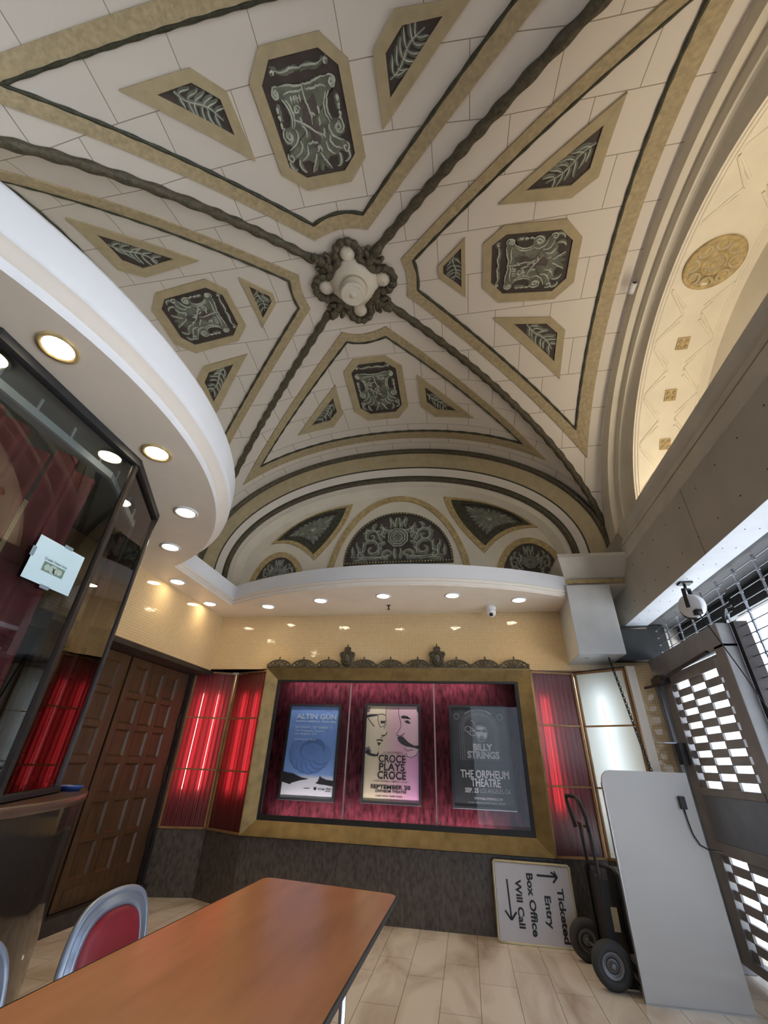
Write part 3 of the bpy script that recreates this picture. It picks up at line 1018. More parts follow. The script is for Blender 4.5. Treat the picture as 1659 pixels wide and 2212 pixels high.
# ================================================================== GATE SIDE ARCH with lattice intrados
def garch(b, zs, rise, yc=2.5, nexp=2.0, n=56, zb=3.4):
    out = []
    for i in range(n + 1):
        t = pi * i / n
        s = abs(cos(t))
        out.append((yc + b * cos(t), zs + rise * (max(0, 1 - s ** nexp)) ** (1 / nexp)))
    return [(out[0][0], zb)] + out + [(out[-1][0], zb)]
A0 = []
for i in range(57):
    t = pi * i / 56
    b_, n_ = GQ[(1, 1 if cos(t) > 0 else -1)]
    A0.append((YC + b_ * cos(t), ZS + RISE * se(cos(t), n_)))
A0 = [(A0[0][0], 3.4)] + A0 + [(A0[-1][0], 3.4)]
A1 = garch(2.60, ZS, 1.80, 2.47)
A2 = garch(2.48, ZS, 1.70, 2.47)
A3 = garch(2.20, 3.6, 1.78, 2.5)
mb = MB().use(M_arch, True)
def ga(a, b, x0, x1):
    mb.grid([[V(x0, y, z) for y, z in a], [V(x1, y, z) for y, z in b]])
ga(A0, A1, 2.0, 2.0)
ga(A1, A1, 2.0, 2.085)
ga(A1, A2, 2.085, 2.085)
for j in range(6):
    t0, t1 = j / 6, (j + 1) / 6
    f = lambda t: [(a[0] + (b[0] - a[0]) * (1 - cos(t * pi / 2)), a[1] + (b[1] - a[1]) * (1 - cos(t * pi / 2))) for a, b in zip(A2, A3)]
    ga(f(t0), f(t1), 2.085 + .06 * sin(t0 * pi / 2), 2.085 + .06 * sin(t1 * pi / 2))
struct(mb.build('trim_%d' % k)); k += 1
mb = MB().use(M_arch, True)
ga(A3, A3, 2.145, 2.86)
mb.grid([[V(2.86, y, z) for y, z in A3], [V(2.86, 2.5, 3.4) for _ in A3]])
struct(mb.build('wall_gate_arch'))
def imap(x, s, off=0.0):
    """x across the intrados, s metres along it from the crown (towards the poster wall +)"""
    def pt(ss):
        # numeric arc length table
        return IT(ss)
    p = IT(s)
    q = IT(s + .01)
    n = V(0, (q[1] - p[1]), -(q[0] - p[0])).normalized()
    if n.z > 0:
        n = -n
    return V(x, p[0], p[1]) + n * off
_tab = []
_L = 0
_last = None
for i in range(400):
    t = pi / 2 * i / 399
    p = (2.5 + 2.20 * sin(t), 3.6 + 1.78 * cos(t))
    if _last:
        _L += math.hypot(p[0] - _last[0], p[1] - _last[1])
    _tab.append((_L, p))
    _last = p
def IT(s):
    a = abs(s)
    for i in range(1, 400):
        if _tab[i][0] >= a:
            l0, p0 = _tab[i - 1]
            l1, p1 = _tab[i]
            t = (a - l0) / max(1e-9, l1 - l0)
            y, z = p0[0] + (p1[0] - p0[0]) * t, p0[1] + (p1[1] - p0[1]) * t
            return (y, z) if s >= 0 else (5.0 - y, z)
    return _tab[-1][1] if s >= 0 else (5.0 - _tab[-1][1][0], _tab[-1][1][1])
XI = 2.49
mb = MB().use(M_arch, False)
def lat(x0, s0, x1, s1):
    stroke(mb, imap, dens([(x0, s0), (x1, s1)], .08, False), .014, .8, .0, False, 4)
for sg in (1, -1):
    for c in (.56, 1.14, 1.70, 2.26):
        for (dx, ds) in ((1, 1), (1, -1), (-1, 1), (-1, -1)):
            for e in (.035, .085):
                lat(XI + dx * .085, sg * c + ds * (.085 - .12) + (ds * e * 1.2), XI + dx * .27, sg * c + ds * (.25) + ds * e * .2)
    # border fillets
for e in (-.285, .285, .315, -.315):
    stroke(mb, imap, dens([(XI + e, -2.9), (XI + e, 2.9)], .12, False), .012, .7, .0, False, 4)
struct(mb.build('trim_%d' % k)); k += 1
t = thing('arch_rosette', 'round tan carved rosette at the crown of the white lattice arch', 'rosette', imap(XI, 0.08))
mb = MB().use(M_gold, True)
mb.lathe([(.245, .0), (.25, -.015), (.235, -.03), (.215, -.02), (.20, -.012), (.11, -.012), (.105, -.03), (.085, -.03), (.08, -.012), (0, -.014)], imap(XI, .08), n=40)
mb.build('disc', t)
mb = MB().use(M_olive2, True)
for i in range(8):
    a = 2 * pi * i / 8
    f = lambda u, v: (XI + u * cos(a) - v * sin(a), .08 + u * sin(a) + v * cos(a))
    for s in mirror([bez((.0, .12), (.05, .15), (.07, .17), (.03, .205))]):
        stroke(mb, imap, [f(u, v) for u, v in s], .016, .7, .012)
    stroke(mb, imap, spiral(*f(0, .055), .028, 1.2, a, 1, 10), .009, .7, .012)
mb.build('carved_leaves', t)
for i, s in enumerate((.86, 1.42, 1.98, -.86, -1.42)):
    t = MB().use(M_gold)
    t.prism([imap(XI + dx * .058, s + ds * .062, .0) for dx, ds in ((-1, -1), (1, -1), (1, 1), (-1, 1))], imap(XI, s, .015) - imap(XI, s, 0))
    t.use(M_olive, True)
    for dx in (-.03, .03):
        for ds in (-.03, .03):
            t.ball(imap(XI + dx, s + ds, .014), .02, n=6)
    o = t.build('lattice_boss')
    lab = ['tan square boss on the white lattice arch, first below the rosette towards the poster wall', 'tan square boss on the white lattice arch, second below the rosette towards the poster wall',
           'tan square boss on the white lattice arch half hidden by the cornice', 'tan square boss on the white lattice arch, first beyond the rosette towards the photo top', 'tan square boss on the white lattice arch, second beyond the rosette towards the photo top'][i]
    tag(o, lab, 'boss', 'square bosses of the lattice arch')
# cornice and beam over the gate
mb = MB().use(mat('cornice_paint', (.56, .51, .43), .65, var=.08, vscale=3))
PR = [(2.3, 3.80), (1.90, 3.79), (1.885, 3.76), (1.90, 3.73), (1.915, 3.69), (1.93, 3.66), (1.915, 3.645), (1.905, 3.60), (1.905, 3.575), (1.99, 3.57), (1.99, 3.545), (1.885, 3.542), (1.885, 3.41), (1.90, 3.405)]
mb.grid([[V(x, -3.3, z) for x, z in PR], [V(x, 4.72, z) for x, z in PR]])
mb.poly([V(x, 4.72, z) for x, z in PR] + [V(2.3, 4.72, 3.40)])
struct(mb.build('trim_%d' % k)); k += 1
mb = MB().use(M_beam).box((1.90, -3.3, 2.802), (2.14, 5.42, 3.41))
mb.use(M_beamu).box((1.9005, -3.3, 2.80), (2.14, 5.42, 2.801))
mb.use(M_beam).box((1.93, 4.72, 3.40), (2.4, 5.5, 3.80))
struct(mb.build('wall_gate_beam'))
mb = MB().use(M_rod)
for i in range(16):
    for j in range(2):
        mb.ball(V(1.899, 0.6 + i * .3 + j * .1, 2.95 + .33 * j), .006, n=6)
        mb.ball(V(1.97 + j * .09, 0.5 + i * .3, 2.8), .005, n=6)
mb.box((1.8985, 3.30, 2.80), (1.9, 3.303, 3.41))
struct(mb.build('trim_%d' % k)); k += 1
area('cove_lamp', (2.40, 2.4, 3.86), .10, COVE_W, (1.0, .87, .66), (0, pi, 0), 4.2)
# small camera bracket on the arch
t = thing('wall_spotlight', 'tiny white spotlight on a bracket on the vault by the arch moulding', 'spotlight', (1.99, 2.87, 5.66))
mb = MB().use(M_box, True).tube([(2.0, 2.87, 5.70), (1.97, 2.87, 5.66), (1.95, 2.90, 5.63)], .022, 8)
mb.build('bracket', t)
mb = MB().use(M_white, True).tube([(1.955, 2.83, 5.615), (1.94, 2.93, 5.60)], .032, 10)
mb.use(M_black).tube([(1.9555, 2.826, 5.6155), (1.955, 2.83, 5.615)], .02, 10)
mb.build('lamp_head', t)

# ================================================================== SOFFITS AND FASCIAS
ZSF = 3.04
CX, CY, CR = -3.97, 1.55, 2.345
a1 = math.acos((-2.93 - CX) / CR)
arcA = [(CX + CR * cos(a), CY + CR * sin(a)) for a in [-1.45 + (a1 + 1.45) * i / 56 for i in range(57)]]
bc, br_ = (-.84, 8.56), 4.185
b0 = math.atan2(4.95 - bc[1], -2.93 - bc[0])
b1 = math.atan2(4.86 - bc[1], 1.24 - bc[0])
b0 = math.atan2(-sqrt(br_ ** 2 - 2.09 ** 2), -2.09)
b1 = math.atan2(-sqrt(br_ ** 2 - 2.12 ** 2), 2.12)
arcB = [(bc[0] + br_ * cos(a), bc[1] + br_ * sin(a)) for a in [b0 + (b1 - b0) * i / 36 for i in range(37)]]
path2 = [arcA[-1]] + arcB
def sweep(mb, path, prof):
    """prof: (offset to the room side, z); room side is right of the walking direction"""
    n = len(path)
    ns = []
    for i in range(n):
        d = []
        if i > 0:
            d.append(Vector((path[i][0] - path[i - 1][0], path[i][1] - path[i - 1][1])).normalized())
        if i < n - 1:
            d.append(Vector((path[i + 1][0] - path[i][0], path[i + 1][1] - path[i][1])).normalized())
        nn = [Vector((q.y, -q.x)) for q in d]
        if len(nn) == 2:
            m = (nn[0] + nn[1]).normalized()
            m = m / max(.35, m.dot(nn[0]))
        else:
            m = nn[0]
        ns.append(m)
    mb.grid([[V(p[0] + m.x * o, p[1] + m.y * o, z) for p, m in zip(path, ns)] for o, z in prof])
mb = MB().use(M_soffit)
poly = arcA + arcB + [(1.24, 5.45), (-4.4, 5.45), (-4.4, -.9)]
mb.poly([V(x, y, ZSF) for x, y in poly], True)
struct(mb.build('ceiling_soffit', recalc=False))
mb = MB().use(M_white, True)
sweep(mb, arcA, [(0, ZSF), (0.0, 3.098)])
sweep(mb, arcA, [(.072, 3.137), (.082, 3.145), (.088, 3.18), (.088, 3.25), (.086, 3.345), (.075, 3.375), (.04, 3.385), (-.3, 3.385)])
mb.use(M_cream, True)
sweep(mb, arcA, [(0.0, 3.098), (.012, 3.100), (.04, 3.122), (.072, 3.137)])
struct(mb.build('trim_%d' % k)); k += 1
mb = MB().use(M_cream, True)
sweep(mb, path2, [(0, ZSF), (-.004, 3.06)])
sweep(mb, path2, [(-.004, 3.06), (.018, 3.065), (.022, 3.085), (.012, 3.092)])
sweep(mb, path2, [(.012, 3.092), (.035, 3.10), (.038, 3.115), (.03, 3.122)])
mb.use(M_white, True)
sweep(mb, path2, [(.03, 3.122), (.03, 3.285)])
sweep(mb, path2, [(.03, 3.285), (-.35, 3.285)])
struct(mb.build('trim_%d' % k)); k += 1

# ================================================================== ROOM SHELL
struct(MB().use(M_floor).box((-4.4, -3.4, -.1), (2.62, 5.9, 0)).build('floor'))
struct(MB().use(M_tile_b).box((-3.42, 5.42, 2.335), (2.3, 5.55, 3.06)).build('wall_back'))
mb = MB().use(M_tile_l).box((-3.5, -.8, 2.315), (-3.31, 5.42, 3.06))
struct(mb.build('wall_left'))
mb = MB().use(M_tile_b).box((1.755, 5.18, 0.0), (2.02, 5.42, 2.335))
mb.use(M_cream).box((1.765, 5.155, 0.0), (1.85, 5.18, 2.335))
struct(mb.build('wall_pilaster'))
# granite dado that follows the canted window bays
DP = [(-3.575, 5.50), (-3.04, 5.65), (-2.475, 5.405), (.775, 5.405), (1.29, 5.53), (1.765, 5.19)]
mb = MB().use(M_granite)
mb.grid([[V(x, y, 0) for x, y in DP], [V(x, y, .595) for x, y in DP]])
mb.grid([[V(x, y, .595) for x, y in DP], [V(x, y + .16, .595) for x, y in DP]])
for a in (-1.35, -.1):
    mb.box((a, 5.4035, 0), (a + .004, 5.405, .6))
struct(mb.build('wall_dado'))
# closing walls out of the light path: side, rear with the street opening
mb = MB().use(M_cream).box((-4.4, -3.4, 0), (-4.3, 5.9, 6.2))
struct(mb.build('wall_side'))
struct(MB().use(M_arch).box((-4.05, -3.4, 2.9), (-3.93, 5.9, 5.9)).build('wall_left_lunette'))
struct(MB().use(M_cream).box((1.72, 5.44, 2.34), (3.0, 5.6, 4.2)).build('wall_back_corner'))
struct(MB().use(M_cream).box((-4.4, -3.4, 6.0), (3.0, 5.9, 6.1)).build('ceiling_slab'))
struct(MB().use(M_cream).box((-4.4, 5.62, 3.2), (3.0, 5.72, 6.1)).build('wall_back_outer'))
mb = MB().use(M_cream)
mb.box((-4.4, 5.62, 2.3), (2.9, 5.72, 3.2)).box((-4.4, 5.85, 0), (2.6, 5.95, 2.4))
struct(mb.build('wall_rear_lining'))
mb = MB().use(mat('dark_taupe_wall', (.10, .085, .075), .7, var=.1))
mb.box((-4.4, -3.42, 0), (.2, -3.3, 6.2)).box((1.8, -3.42, 0), (2.7, -3.3, 6.2)).box((.2, -3.42, 2.9), (1.8, -3.3, 6.2))
struct(mb.build('wall_street'))
mb = MB().use(mat('dark_concrete', (.03, .03, .033), .8, var=.2)).box((2.14, -3.3, 2.81), (2.95, 5.9, 3.42))  # near-black base colour over the whole gate head
struct(mb.build('wall_gate_head'))
struct(MB().use(mat('concrete_pavement', (.50, .49, .47), .8, var=.1)).box((2.62, -9, -.12), (14, 11, -.02)).build('floor_pavement'))

# ---------------- panelled double door
XD = -3.60
struct(MB().use(M_kick).box((-3.80, 2.9, 0), (-3.52, 5.52, .112)).build('trim_%d' % k)); k += 1
mb = MB().use(M_dkmetal).box((-3.72, 2.9, 2.262), (-3.31, 5.5, 2.315))
mb.box((-3.72, 5.452, .112), (-3.56, 5.53, 2.262)).box((-3.70, 5.43, .112), (-3.585, 5.455, 2.262))
struct(mb.build('trim_%d' % k)); k += 1
mb = MB().use(M_black).box((-3.75, 2.9, .1), (-3.69, 5.5, 2.28))
struct(mb.build('wall_door_backing'))
def leaf(n, y0, y1, cols, z0=.118, z1=2.258):
    mb = MB().use(M_wood).box((XD - .06, y0, z0), (XD - .02, y1, z1))
    d = struct(mb.build('door_%d' % n))
    rows = [(.33, .595), (.64, .91), (.985, 1.235), (1.30, 1.545), (1.605, 1.85), (1.91, 2.17)]
    zs = [z0] + [v for r in rows for v in r] + [z1]
    ys = [y0] + [v for c in cols for v in c] + [y1]
    mb = MB().use(M_wood)
    for i in range(0, len(ys), 2):
        mb.box((XD - .03, ys[i], z0), (XD, ys[i + 1], z1))
    for i in range(0, len(zs), 2):
        for c in cols:
            mb.box((XD - .03, c[0], zs[i]), (XD, c[1], zs[i + 1]))
    mb.build('door_frame', d, bevel=.004)
    for r in rows:
        for c in cols:
            p = MB().use(M_woodp)
            a, b, e, f = c[0], c[1], r[0], r[1]
            m = .022
            q0 = [(XD, a, e), (XD, b, e), (XD, b, f), (XD, a, f)]
            q1 = [(XD - .028, a + m, e + m), (XD - .028, b - m, e + m), (XD - .028, b - m, f - m), (XD - .028, a + m, f - m)]
            q2 = [(XD - .022, a + m * 1.3, e + m * 1.3), (XD - .022, b - m * 1.3, e + m * 1.3), (XD - .022, b - m * 1.3, f - m * 1.3), (XD - .022, a + m * 1.3, f - m * 1.3)]
            for u, v in ((q0, q1), (q1, q2)):
                p.grid([[V(*x) for x in u], [V(*x) for x in v]], True)
            p.add([V(*x) for x in q2], [(0, 1, 2, 3)])
            p.build('door_panel', d)
    mb = MB().use(M_wood).box((XD, y0 + .08, z0 + .05), (XD + .006, y1 - .08, .27))
    mb.build('kick_plate', d)
    return d
d1 = leaf(1, 4.305, 5.42, [(4.39, 4.605), (4.69, 4.905), (4.99, 5.20)])
d2 = leaf(2, 3.15, 4.275, [(3.25, 3.50), (3.60, 3.83), (3.93, 4.15)])
mb = MB().use(M_dkmetal)
for z in (1.62, 1.05, .45):
    mb.box((XD - .005, 5.405, z), (XD + .02, 5.43, z + .16))
mb.build('hinge', d1)

# ---------------- lit window bays either side of the poster case
def facet(n, p, q, z0, z1, tube_m, tubes, red, off_rails=(1.19, 1.76)):
    p, q = V(p[0], p[1], 0), V(q[0], q[1], 0)
    d = q - p
    w = d.length
    u = d.normalized()
    nrm = V(u.y, -u.x, 0)
    if nrm.y > 0:
        nrm = -nrm
    mp = lambda a, z, o=0.0: p + u * a + V(0, 0, z) + nrm * o
    win = struct(thing('window_%d' % n, None, None, (p + q) / 2 + V(0, 0, z0)))
    mb = MB().use(M_amber)
    def bar(a0, za, a1, zb, o0=-.02, o1=.012):
        vs = [mp(a, z, o) for o in (o0, o1) for a, z in ((a0, za), (a1, za), (a1, zb), (a0, zb))]
        mb.add(vs, [(0, 3, 2, 1), (4, 5, 6, 7), (0, 1, 5, 4), (1, 2, 6, 5), (2, 3, 7, 6), (3, 0, 4, 7)])
    fw = .022
    bar(0, z0, fw, z1); bar(w - fw, z0, w, z1); bar(0, z0, w, z0 + fw); bar(0, z1 - fw, w, z1)
    for z in off_rails:
        bar(0, z - .008, w, z + .008)
    mb.build('window_frame', win)
    mb = MB().use(G_frost)
    mb.add([mp(fw, z0 + fw, -.004), mp(w - fw, z0 + fw, -.004), mp(w - fw, z1 - fw, -.004), mp(fw, z1 - fw, -.004)], [(0, 1, 2, 3)])
    mb.build('pane', win, recalc=False)
    mb = MB().use(M_cream)
    D_ = .11 if red else .19
    c4 = [(0, z0), (w, z0), (w, z1), (0, z1)]
    mb.grid([[mp(a, z, -.015) for a, z in c4], [mp(a, z, -D_) for a, z in c4]], True)
    mb.add([mp(a, z, -D_) for a, z in c4], [(0, 1, 2, 3)])
    mb.build('light_box', win, recalc=False)
    if red:
        # pleated curtain with narrow slits in front of the tubes
        mb = MB().use(T_red, True)
        edges = [0.0, w] if tube_m is E_tubed else [0.0] + [x for t_ in tubes for x in (t_ - .0030, t_ + .0030)] + [w]
        for i in range(0, len(edges), 2):
            a0, a1 = edges[i], edges[i + 1]
            nn = max(6, int((a1 - a0) / .008))
            rows = []
            for z in (z0, (z0 + z1) / 2, z1):
                rows.append([mp(a0 + (a1 - a0) * j / nn, z, -.035 + .012 * sin((a0 + (a1 - a0) * j / nn) * 2 * pi / .055)) for j in range(nn + 1)])
            mb.grid(rows)
        mb.build('curtain', win, recalc=False)
    else:
        mb = MB().use(T_white)
        mb.add([mp(.01, z0, -.02), mp(w - .01, z0, -.02), mp(w - .01, z1, -.02), mp(.01, z1, -.02)], [(0, 1, 2, 3)])
        mb.build('opal_panel', win, recalc=False)
    for t_ in tubes:
        mb = MB().use(tube_m, True)
        if not red:
            mb.tube([mp(t_, .75, -.15), mp(t_, 2.15, -.15)], .016, 8)
            mb.build('fluorescent_tube', win)
            mb = MB().use(E_tubed, True)
        mb.tube([mp(t_, .98 if red else .8, -.075 if red else -.042), mp(t_, 2.05, -.075 if red else -.042)], .010 if red else .005, 8)
        mb.build('fluorescent_tube', win)
facet(1, (-3.565, 5.505), (-3.045, 5.645), .60, 2.325, E_tube, (.15, .35), True)
facet(2, (-3.03, 5.645), (-2.485, 5.41), .60, 2.325, E_tube, (.17, .40), True)
facet(3, (.785, 5.41), (1.285, 5.53), .60, 2.325, E_tubed, (.15,), True)
facet(4, (1.30, 5.53), (1.755, 5.20), .60, 2.325, E_tubew, (.25,), False)
mb = MB().use(M_dkmetal)
for P_ in (((-3.57, 5.5), (-3.04, 5.65), (-2.48, 5.41), (-2.48, 5.56), (-3.57, 5.7)), ((.78, 5.41), (1.29, 5.53), (1.76, 5.19), (1.76, 5.56), (.78, 5.56))):
    mb.prism([V(x, y, 2.326) for x, y in P_], (0, 0, .012))
struct(mb.build('trim_%d' % k)); k += 1

# ================================================================== POSTER CASE
case = thing('poster_case', 'wide brass framed poster display case lined with crimson velvet', 'display case', (-.85, 5.39, .61))
x0, x1, z0, z1 = -2.48, .78, .608, 2.338
ix0, ix1, iz0, iz1 = -2.335, .635, .748, 2.205
YFR, YGL, YBK = 5.345, 5.43, 5.60
mb = MB().use(M_brass)
rings = [[(x0, z0), (x1, z0), (x1, z1), (x0, z1)], [(ix0, iz0), (ix1, iz0), (ix1, iz1), (ix0, iz1)]]
mb.grid([[V(x, 5.56, z) for x, z in rings[0]], [V(x, YFR, z) for x, z in rings[0]], [V(x, YFR + .004, z) for x, z in [(x0 + .012, z0 + .012), (x1 - .012, z0 + .012), (x1 - .012, z1 - .012), (x0 + .012, z1 - .012)]],
         [V(x, YGL - .02, z) for x, z in rings[1]]], True)
mb.build('frame', case)
mb = MB().use(M_black)
e_ = [(ix0 - .03, iz0 - .02), (ix1 + .03, iz0 - .02), (ix1 + .03, iz1 + .05), (ix0 - .03, iz1 + .05)]
b_ = [(ix0, iz0), (ix1, iz0), (ix1, iz1), (ix0, iz1)]
c_ = [(ix0 + .035, iz0 + .05), (ix1 - .04, iz0 + .05), (ix1 - .04, iz1 - .025), (ix0 + .035, iz1 - .025)]
mb.grid([[V(x, YGL - .02, z) for x, z in b_], [V(x, YGL - .016, z) for x, z in c_], [V(x, YGL + .012, z) for x, z in c_], [V(x, YGL + .012, z) for x, z in e_], [V(x, YBK, z) for x, z in e_]], True)
mb.build('inner_border', case)
mb = MB().use(M_redv)
mb.box((ix0 - .04, YBK, iz0 - .04), (ix1 + .04, YBK + .02, iz1 + .06))
mb.build('velvet_back', case)
sx = [ix0 + .035, -1.365, -.345, ix1 - .04]
for i in range(3):
    mb = MB().use(G_case)
    mb.add([V(sx[i], YGL, iz0 + .05), V(sx[i + 1], YGL, iz0 + .05), V(sx[i + 1], YGL, iz1 - .025), V(sx[i], YGL, iz1 - .025)], [(0, 1, 2, 3)])
    mb.build('glass_pane', case, recalc=False)
for a in sx[1:3]:
    MB().use(mat('clear_edge', (.30, .22, .24), .15, 0, spec=.8)).box((a - .008, YGL - .003, iz0 + .05), (a + .008, YGL + .006, iz1 - .025)).build('glass_joint', case)
for zz, rx in ((iz1 + .035, 0), (iz0 + .0, pi)):
    mb = MB().use(E_strip).box((ix0 + .1, 5.452, zz - .006), (ix1 - .45, 5.468, zz + .006))
    mb.build('light_strip', case)
    o = area('case_strip_lamp', (-.95, 5.475, zz - (.012 if rx == 0 else -.012)), 2.5, STRIP_W, (1.0, .86, .90), (rx + (.5 if rx == 0 else -.5), 0, 0), .03)
mb = MB().use(M_brass, True).ball(V(-.325, YGL - .01, .815), .012, n=8)
mb.build('lock', case)
# crest along the top of the frame
cr = MB().use(mat('dark_bronze_crest', (.075, .062, .040), .5, .35, var=.35, vscale=30), True)
cmp_ = flat((0, 5.36, 0), (1, 0, 0), (0, 0, 1), (0, -1, 0))
cr.box((x0 - .005, 5.345, 2.338), (x1 + .005, 5.375, 2.352))
def arch_motif(cx, w=.155, h=.085):
    zb = 2.352
    stroke(cr, cmp_, [(cx + w * cos(pi * i / 14), zb + h * sin(pi * i / 14)) for i in range(15)], .012, 1.0, 0, False)
    cr.prism([cmp_(cx + w * .60 * cos(pi * i / 12), zb - .002 + h * .62 * sin(pi * i / 12), -.004) for i in range(13)], (0, -.010, 0))
    for i in range(7):
        a = pi * (i + .5) / 7
        stroke(cr, cmp_, bez((cx + w * .55 * cos(a), zb + h * .58 * sin(a)), (cx + w * .72 * cos(a + .12), zb + h * .72 * sin(a + .12)), (cx + w * .84 * cos(a + .1), zb + h * .84 * sin(a + .1)), (cx + w * .98 * cos(a - .05), zb + h * .98 * sin(a - .05)), 6), .011, 1, 0)
    stroke(cr, cmp_, [(cx + w * .72 * cos(pi * i / 14), zb + h * .72 * sin(pi * i / 14)) for i in range(15)], .008, 1.0, 0, False)
    for s in (-1, 1):
        stroke(cr, cmp_, spiral(cx + s * w * .93, zb + .02, .022, 1.2, pi / 2, -s, 12), .008, 1.0, 0)
        stroke(cr, cmp_, spiral(cx + s * w * .38, zb + .028, .026, 1.2, pi / 2, s, 12), .008, 1.0, 0)
        stroke(cr, cmp_, bez((cx, zb + .005), (cx + s * .04, zb + .02), (cx + s * .05, zb + .05), (cx + s * .03, zb + .075), 8), .010, 1.0, 0)
    for j in range(3):
        cr.ball(cmp_(cx, zb + h + .004 + j * .014, .004), .014 - j * .002, .01, .012, 8)
    cr.ball(cmp_(cx, zb + .035, .006), .016, .012, .034, 8)
for a in (-2.327, -2.0, -1.669, -1.203, -.866, -.529, -.057, .281, .616):
    arch_motif(a)
for a in (-2.165, -1.835, -1.03, -.70, .112, .45):
    cr.ball(cmp_(a, 2.372, .0), .012, .01, .022, 8)
    for s in (-1, 1):
        stroke(cr, cmp_, bez((a, 2.36), (a + s * .02, 2.375), (a + s * .03, 2.35), (a + s * .045, 2.37), 7), .008, 1, 0)
for a in (x0 + .015, x1 - .015, -1.53, -1.33, -.40, -.19):
    stroke(cr, cmp_, spiral(a, 2.375, .022, 1.2, 0, 1, 12), .008, 1, 0)
cr.build('crest', case)
for cx in (-1.425, -.292):
    cb_ = MB().use(MATS['dark_bronze_crest'], True)
    out = [(0, -.0), (.05, .01), (.085, .06), (.08, .10), (.098, .145), (.07, .185), (.045, .19), (.04, .225), (.015, .245), (0, .272)]
    pts = [(cx + a, 2.352 + b) for a, b in out] + [(cx - a, 2.352 + b) for a, b in reversed(out[1:-1])]
    cb_.prism([cmp_(a, b, -.008) for a, b in pts], (0, -.016, 0))
    for s in (-1, 1):
        stroke(cb_, cmp_, spiral(cx + s * .07, 2.352 + .15, .030, 1.3, pi / 2, -s, 14), .010, 1, .008)
        stroke(cb_, cmp_, bez((cx + s * .03, 2.36), (cx + s * .1, 2.38), (cx + s * .04, 2.43), (cx + s * .09, 2.49), 10), .011, 1, .008)
        stroke(cb_, cmp_, bez((cx, 2.555), (cx + s * .04, 2.55), (cx + s * .05, 2.58), (cx + s * .02, 2.6), 8), .010, 1, .008)
    cb_.ball(cmp_(cx, 2.352 + .105, .006), .042, .02, .058, 12)
    cb_.tube([cmp_(cx + .052 * cos(a), 2.457 + .068 * sin(a), .010) for a in [2 * pi * i / 20 for i in range(20)]], .008, 6, True)
    cb_.ball(cmp_(cx, 2.352 + .20, .006), .018, .012, .016, 8)
    cb_.ball(cmp_(cx, 2.352 + .27, .0), .008, .008, .018, 8)
    cb_.build('crest_cartouche', case)

def small_type(mb, mp, x0, y0, w, cap, words, align, off):
    """print too small to read in the photo: rows of tiny strokes grouped like words"""
    rd = random.Random(int(w * 1000) + words)
    x0 = {'L': x0, 'C': x0 - w / 2, 'R': x0 - w}[align]
    ww = w / words
    for i in range(words):
        x = x0 + i * ww
        while x < x0 + (i + .82) * ww:
            b = rd.choice((.004, .006, .009))
            h = cap * rd.choice((.7, 1, 1))
            mb.add([mp(x, y0, off), mp(x + b, y0, off), mp(x + b, y0 + h, off), mp(x, y0 + h, off)], [(0, 1, 2, 3)])
            x += b + .004
# ---------------- three framed posters inside the case
YP = YBK - .035
PF = 5.565 / 5.4
def poster(label, cx, paper, w=.66, h=1.012, zc=1.45):
    t = thing('framed_poster', label, 'poster', (cx, YBK, zc - h / 2), 'posters hanging in the brass case')
    mb = MB().use(M_black)
    f = .026
    o_ = [(cx - w / 2, zc - h / 2), (cx + w / 2, zc - h / 2), (cx + w / 2, zc + h / 2), (cx - w / 2, zc + h / 2)]
    i_ = [(cx - w / 2 + f, zc - h / 2 + f), (cx + w / 2 - f, zc - h / 2 + f), (cx + w / 2 - f, zc + h / 2 - f), (cx - w / 2 + f, zc + h / 2 - f)]
    mb.grid([[V(x, YBK, z) for x, z in o_], [V(x, YP, z) for x, z in o_], [V(x, YP, z) for x, z in i_], [V(x, YP + .014, z) for x, z in i_]], True)
    mb.use(M_steel)
    mb.box((cx - w / 2, YP - .002, zc - h / 2), (cx + w / 2, YP, zc - h / 2 + .006))
    mb.build('frame', t)
    mb = MB().use(paper)
    mb.add([V(x, YP + .012, z) for x, z in i_], [(0, 1, 2, 3)])
    mb.build('print', t, recalc=False)
    iw, ih = w - 2 * f, h - 2 * f
    # u 0..1 across, v 0..1 up
    mp = lambda a, b, o=0.0: V(cx - iw / 2 + a * iw, YP + .0115 - o, zc - ih / 2 + b * ih)
    return t, mp, iw, ih
def art(name, parent):
    pass
# 1 blue poster
zc = 1.437
P1 = ramp_mat('blue_poster_print', 2, zc - .48, zc + .48, [(0, (.60, .62, .66)), (.12, (.62, .66, .72)), (.20, (.70, .76, .82)), (.245, (.22, .40, .78)), (.55, (.18, .34, .74)), (1, (.22, .40, .80))])
t, mp, iw, ih = poster('blue framed poster with a big shell swirl over black hills', -1.848, P1, .675, 1.012, zc)
mb = MB().use(mat('poster_blue_shade', (.10, .20, .46), .5, var=.1))
mid = MATS['poster_blue_shade']
lite = mat('poster_blue_mid', (.145, .28, .62), .5, var=.1)
def disc(mb, mp, cu, cv, ru, rv, off, a0=0, a1=2 * pi, n=24):
    mb.poly([mp(cu + ru * cos(a0 + (a1 - a0) * i / n), cv + rv * sin(a0 + (a1 - a0) * i / n), off) for i in range(n + (0 if abs(a1 - a0 - 2 * pi) < 1e-6 else 1))])
seq = []
for i in range(9):
    a = 2.75 + i * .42
    rr = .155 + .008 * i
    seq.append((.47 + .25 * cos(a), .475 + .135 * sin(a), rr * .92))
for i, (a, b, r) in enumerate(seq):
    mb.use(mid)
    disc(mb, mp, a, b, r, r * .55, .0004 + i * .00012)
    mb.use(lite)
    disc(mb, mp, a + .008, b + .008, r * .95, r * .51, .00045 + i * .00012)
mb.use(mid)
disc(mb, mp, .52, .50, .24, .115, .0020)
mb.use(lite)
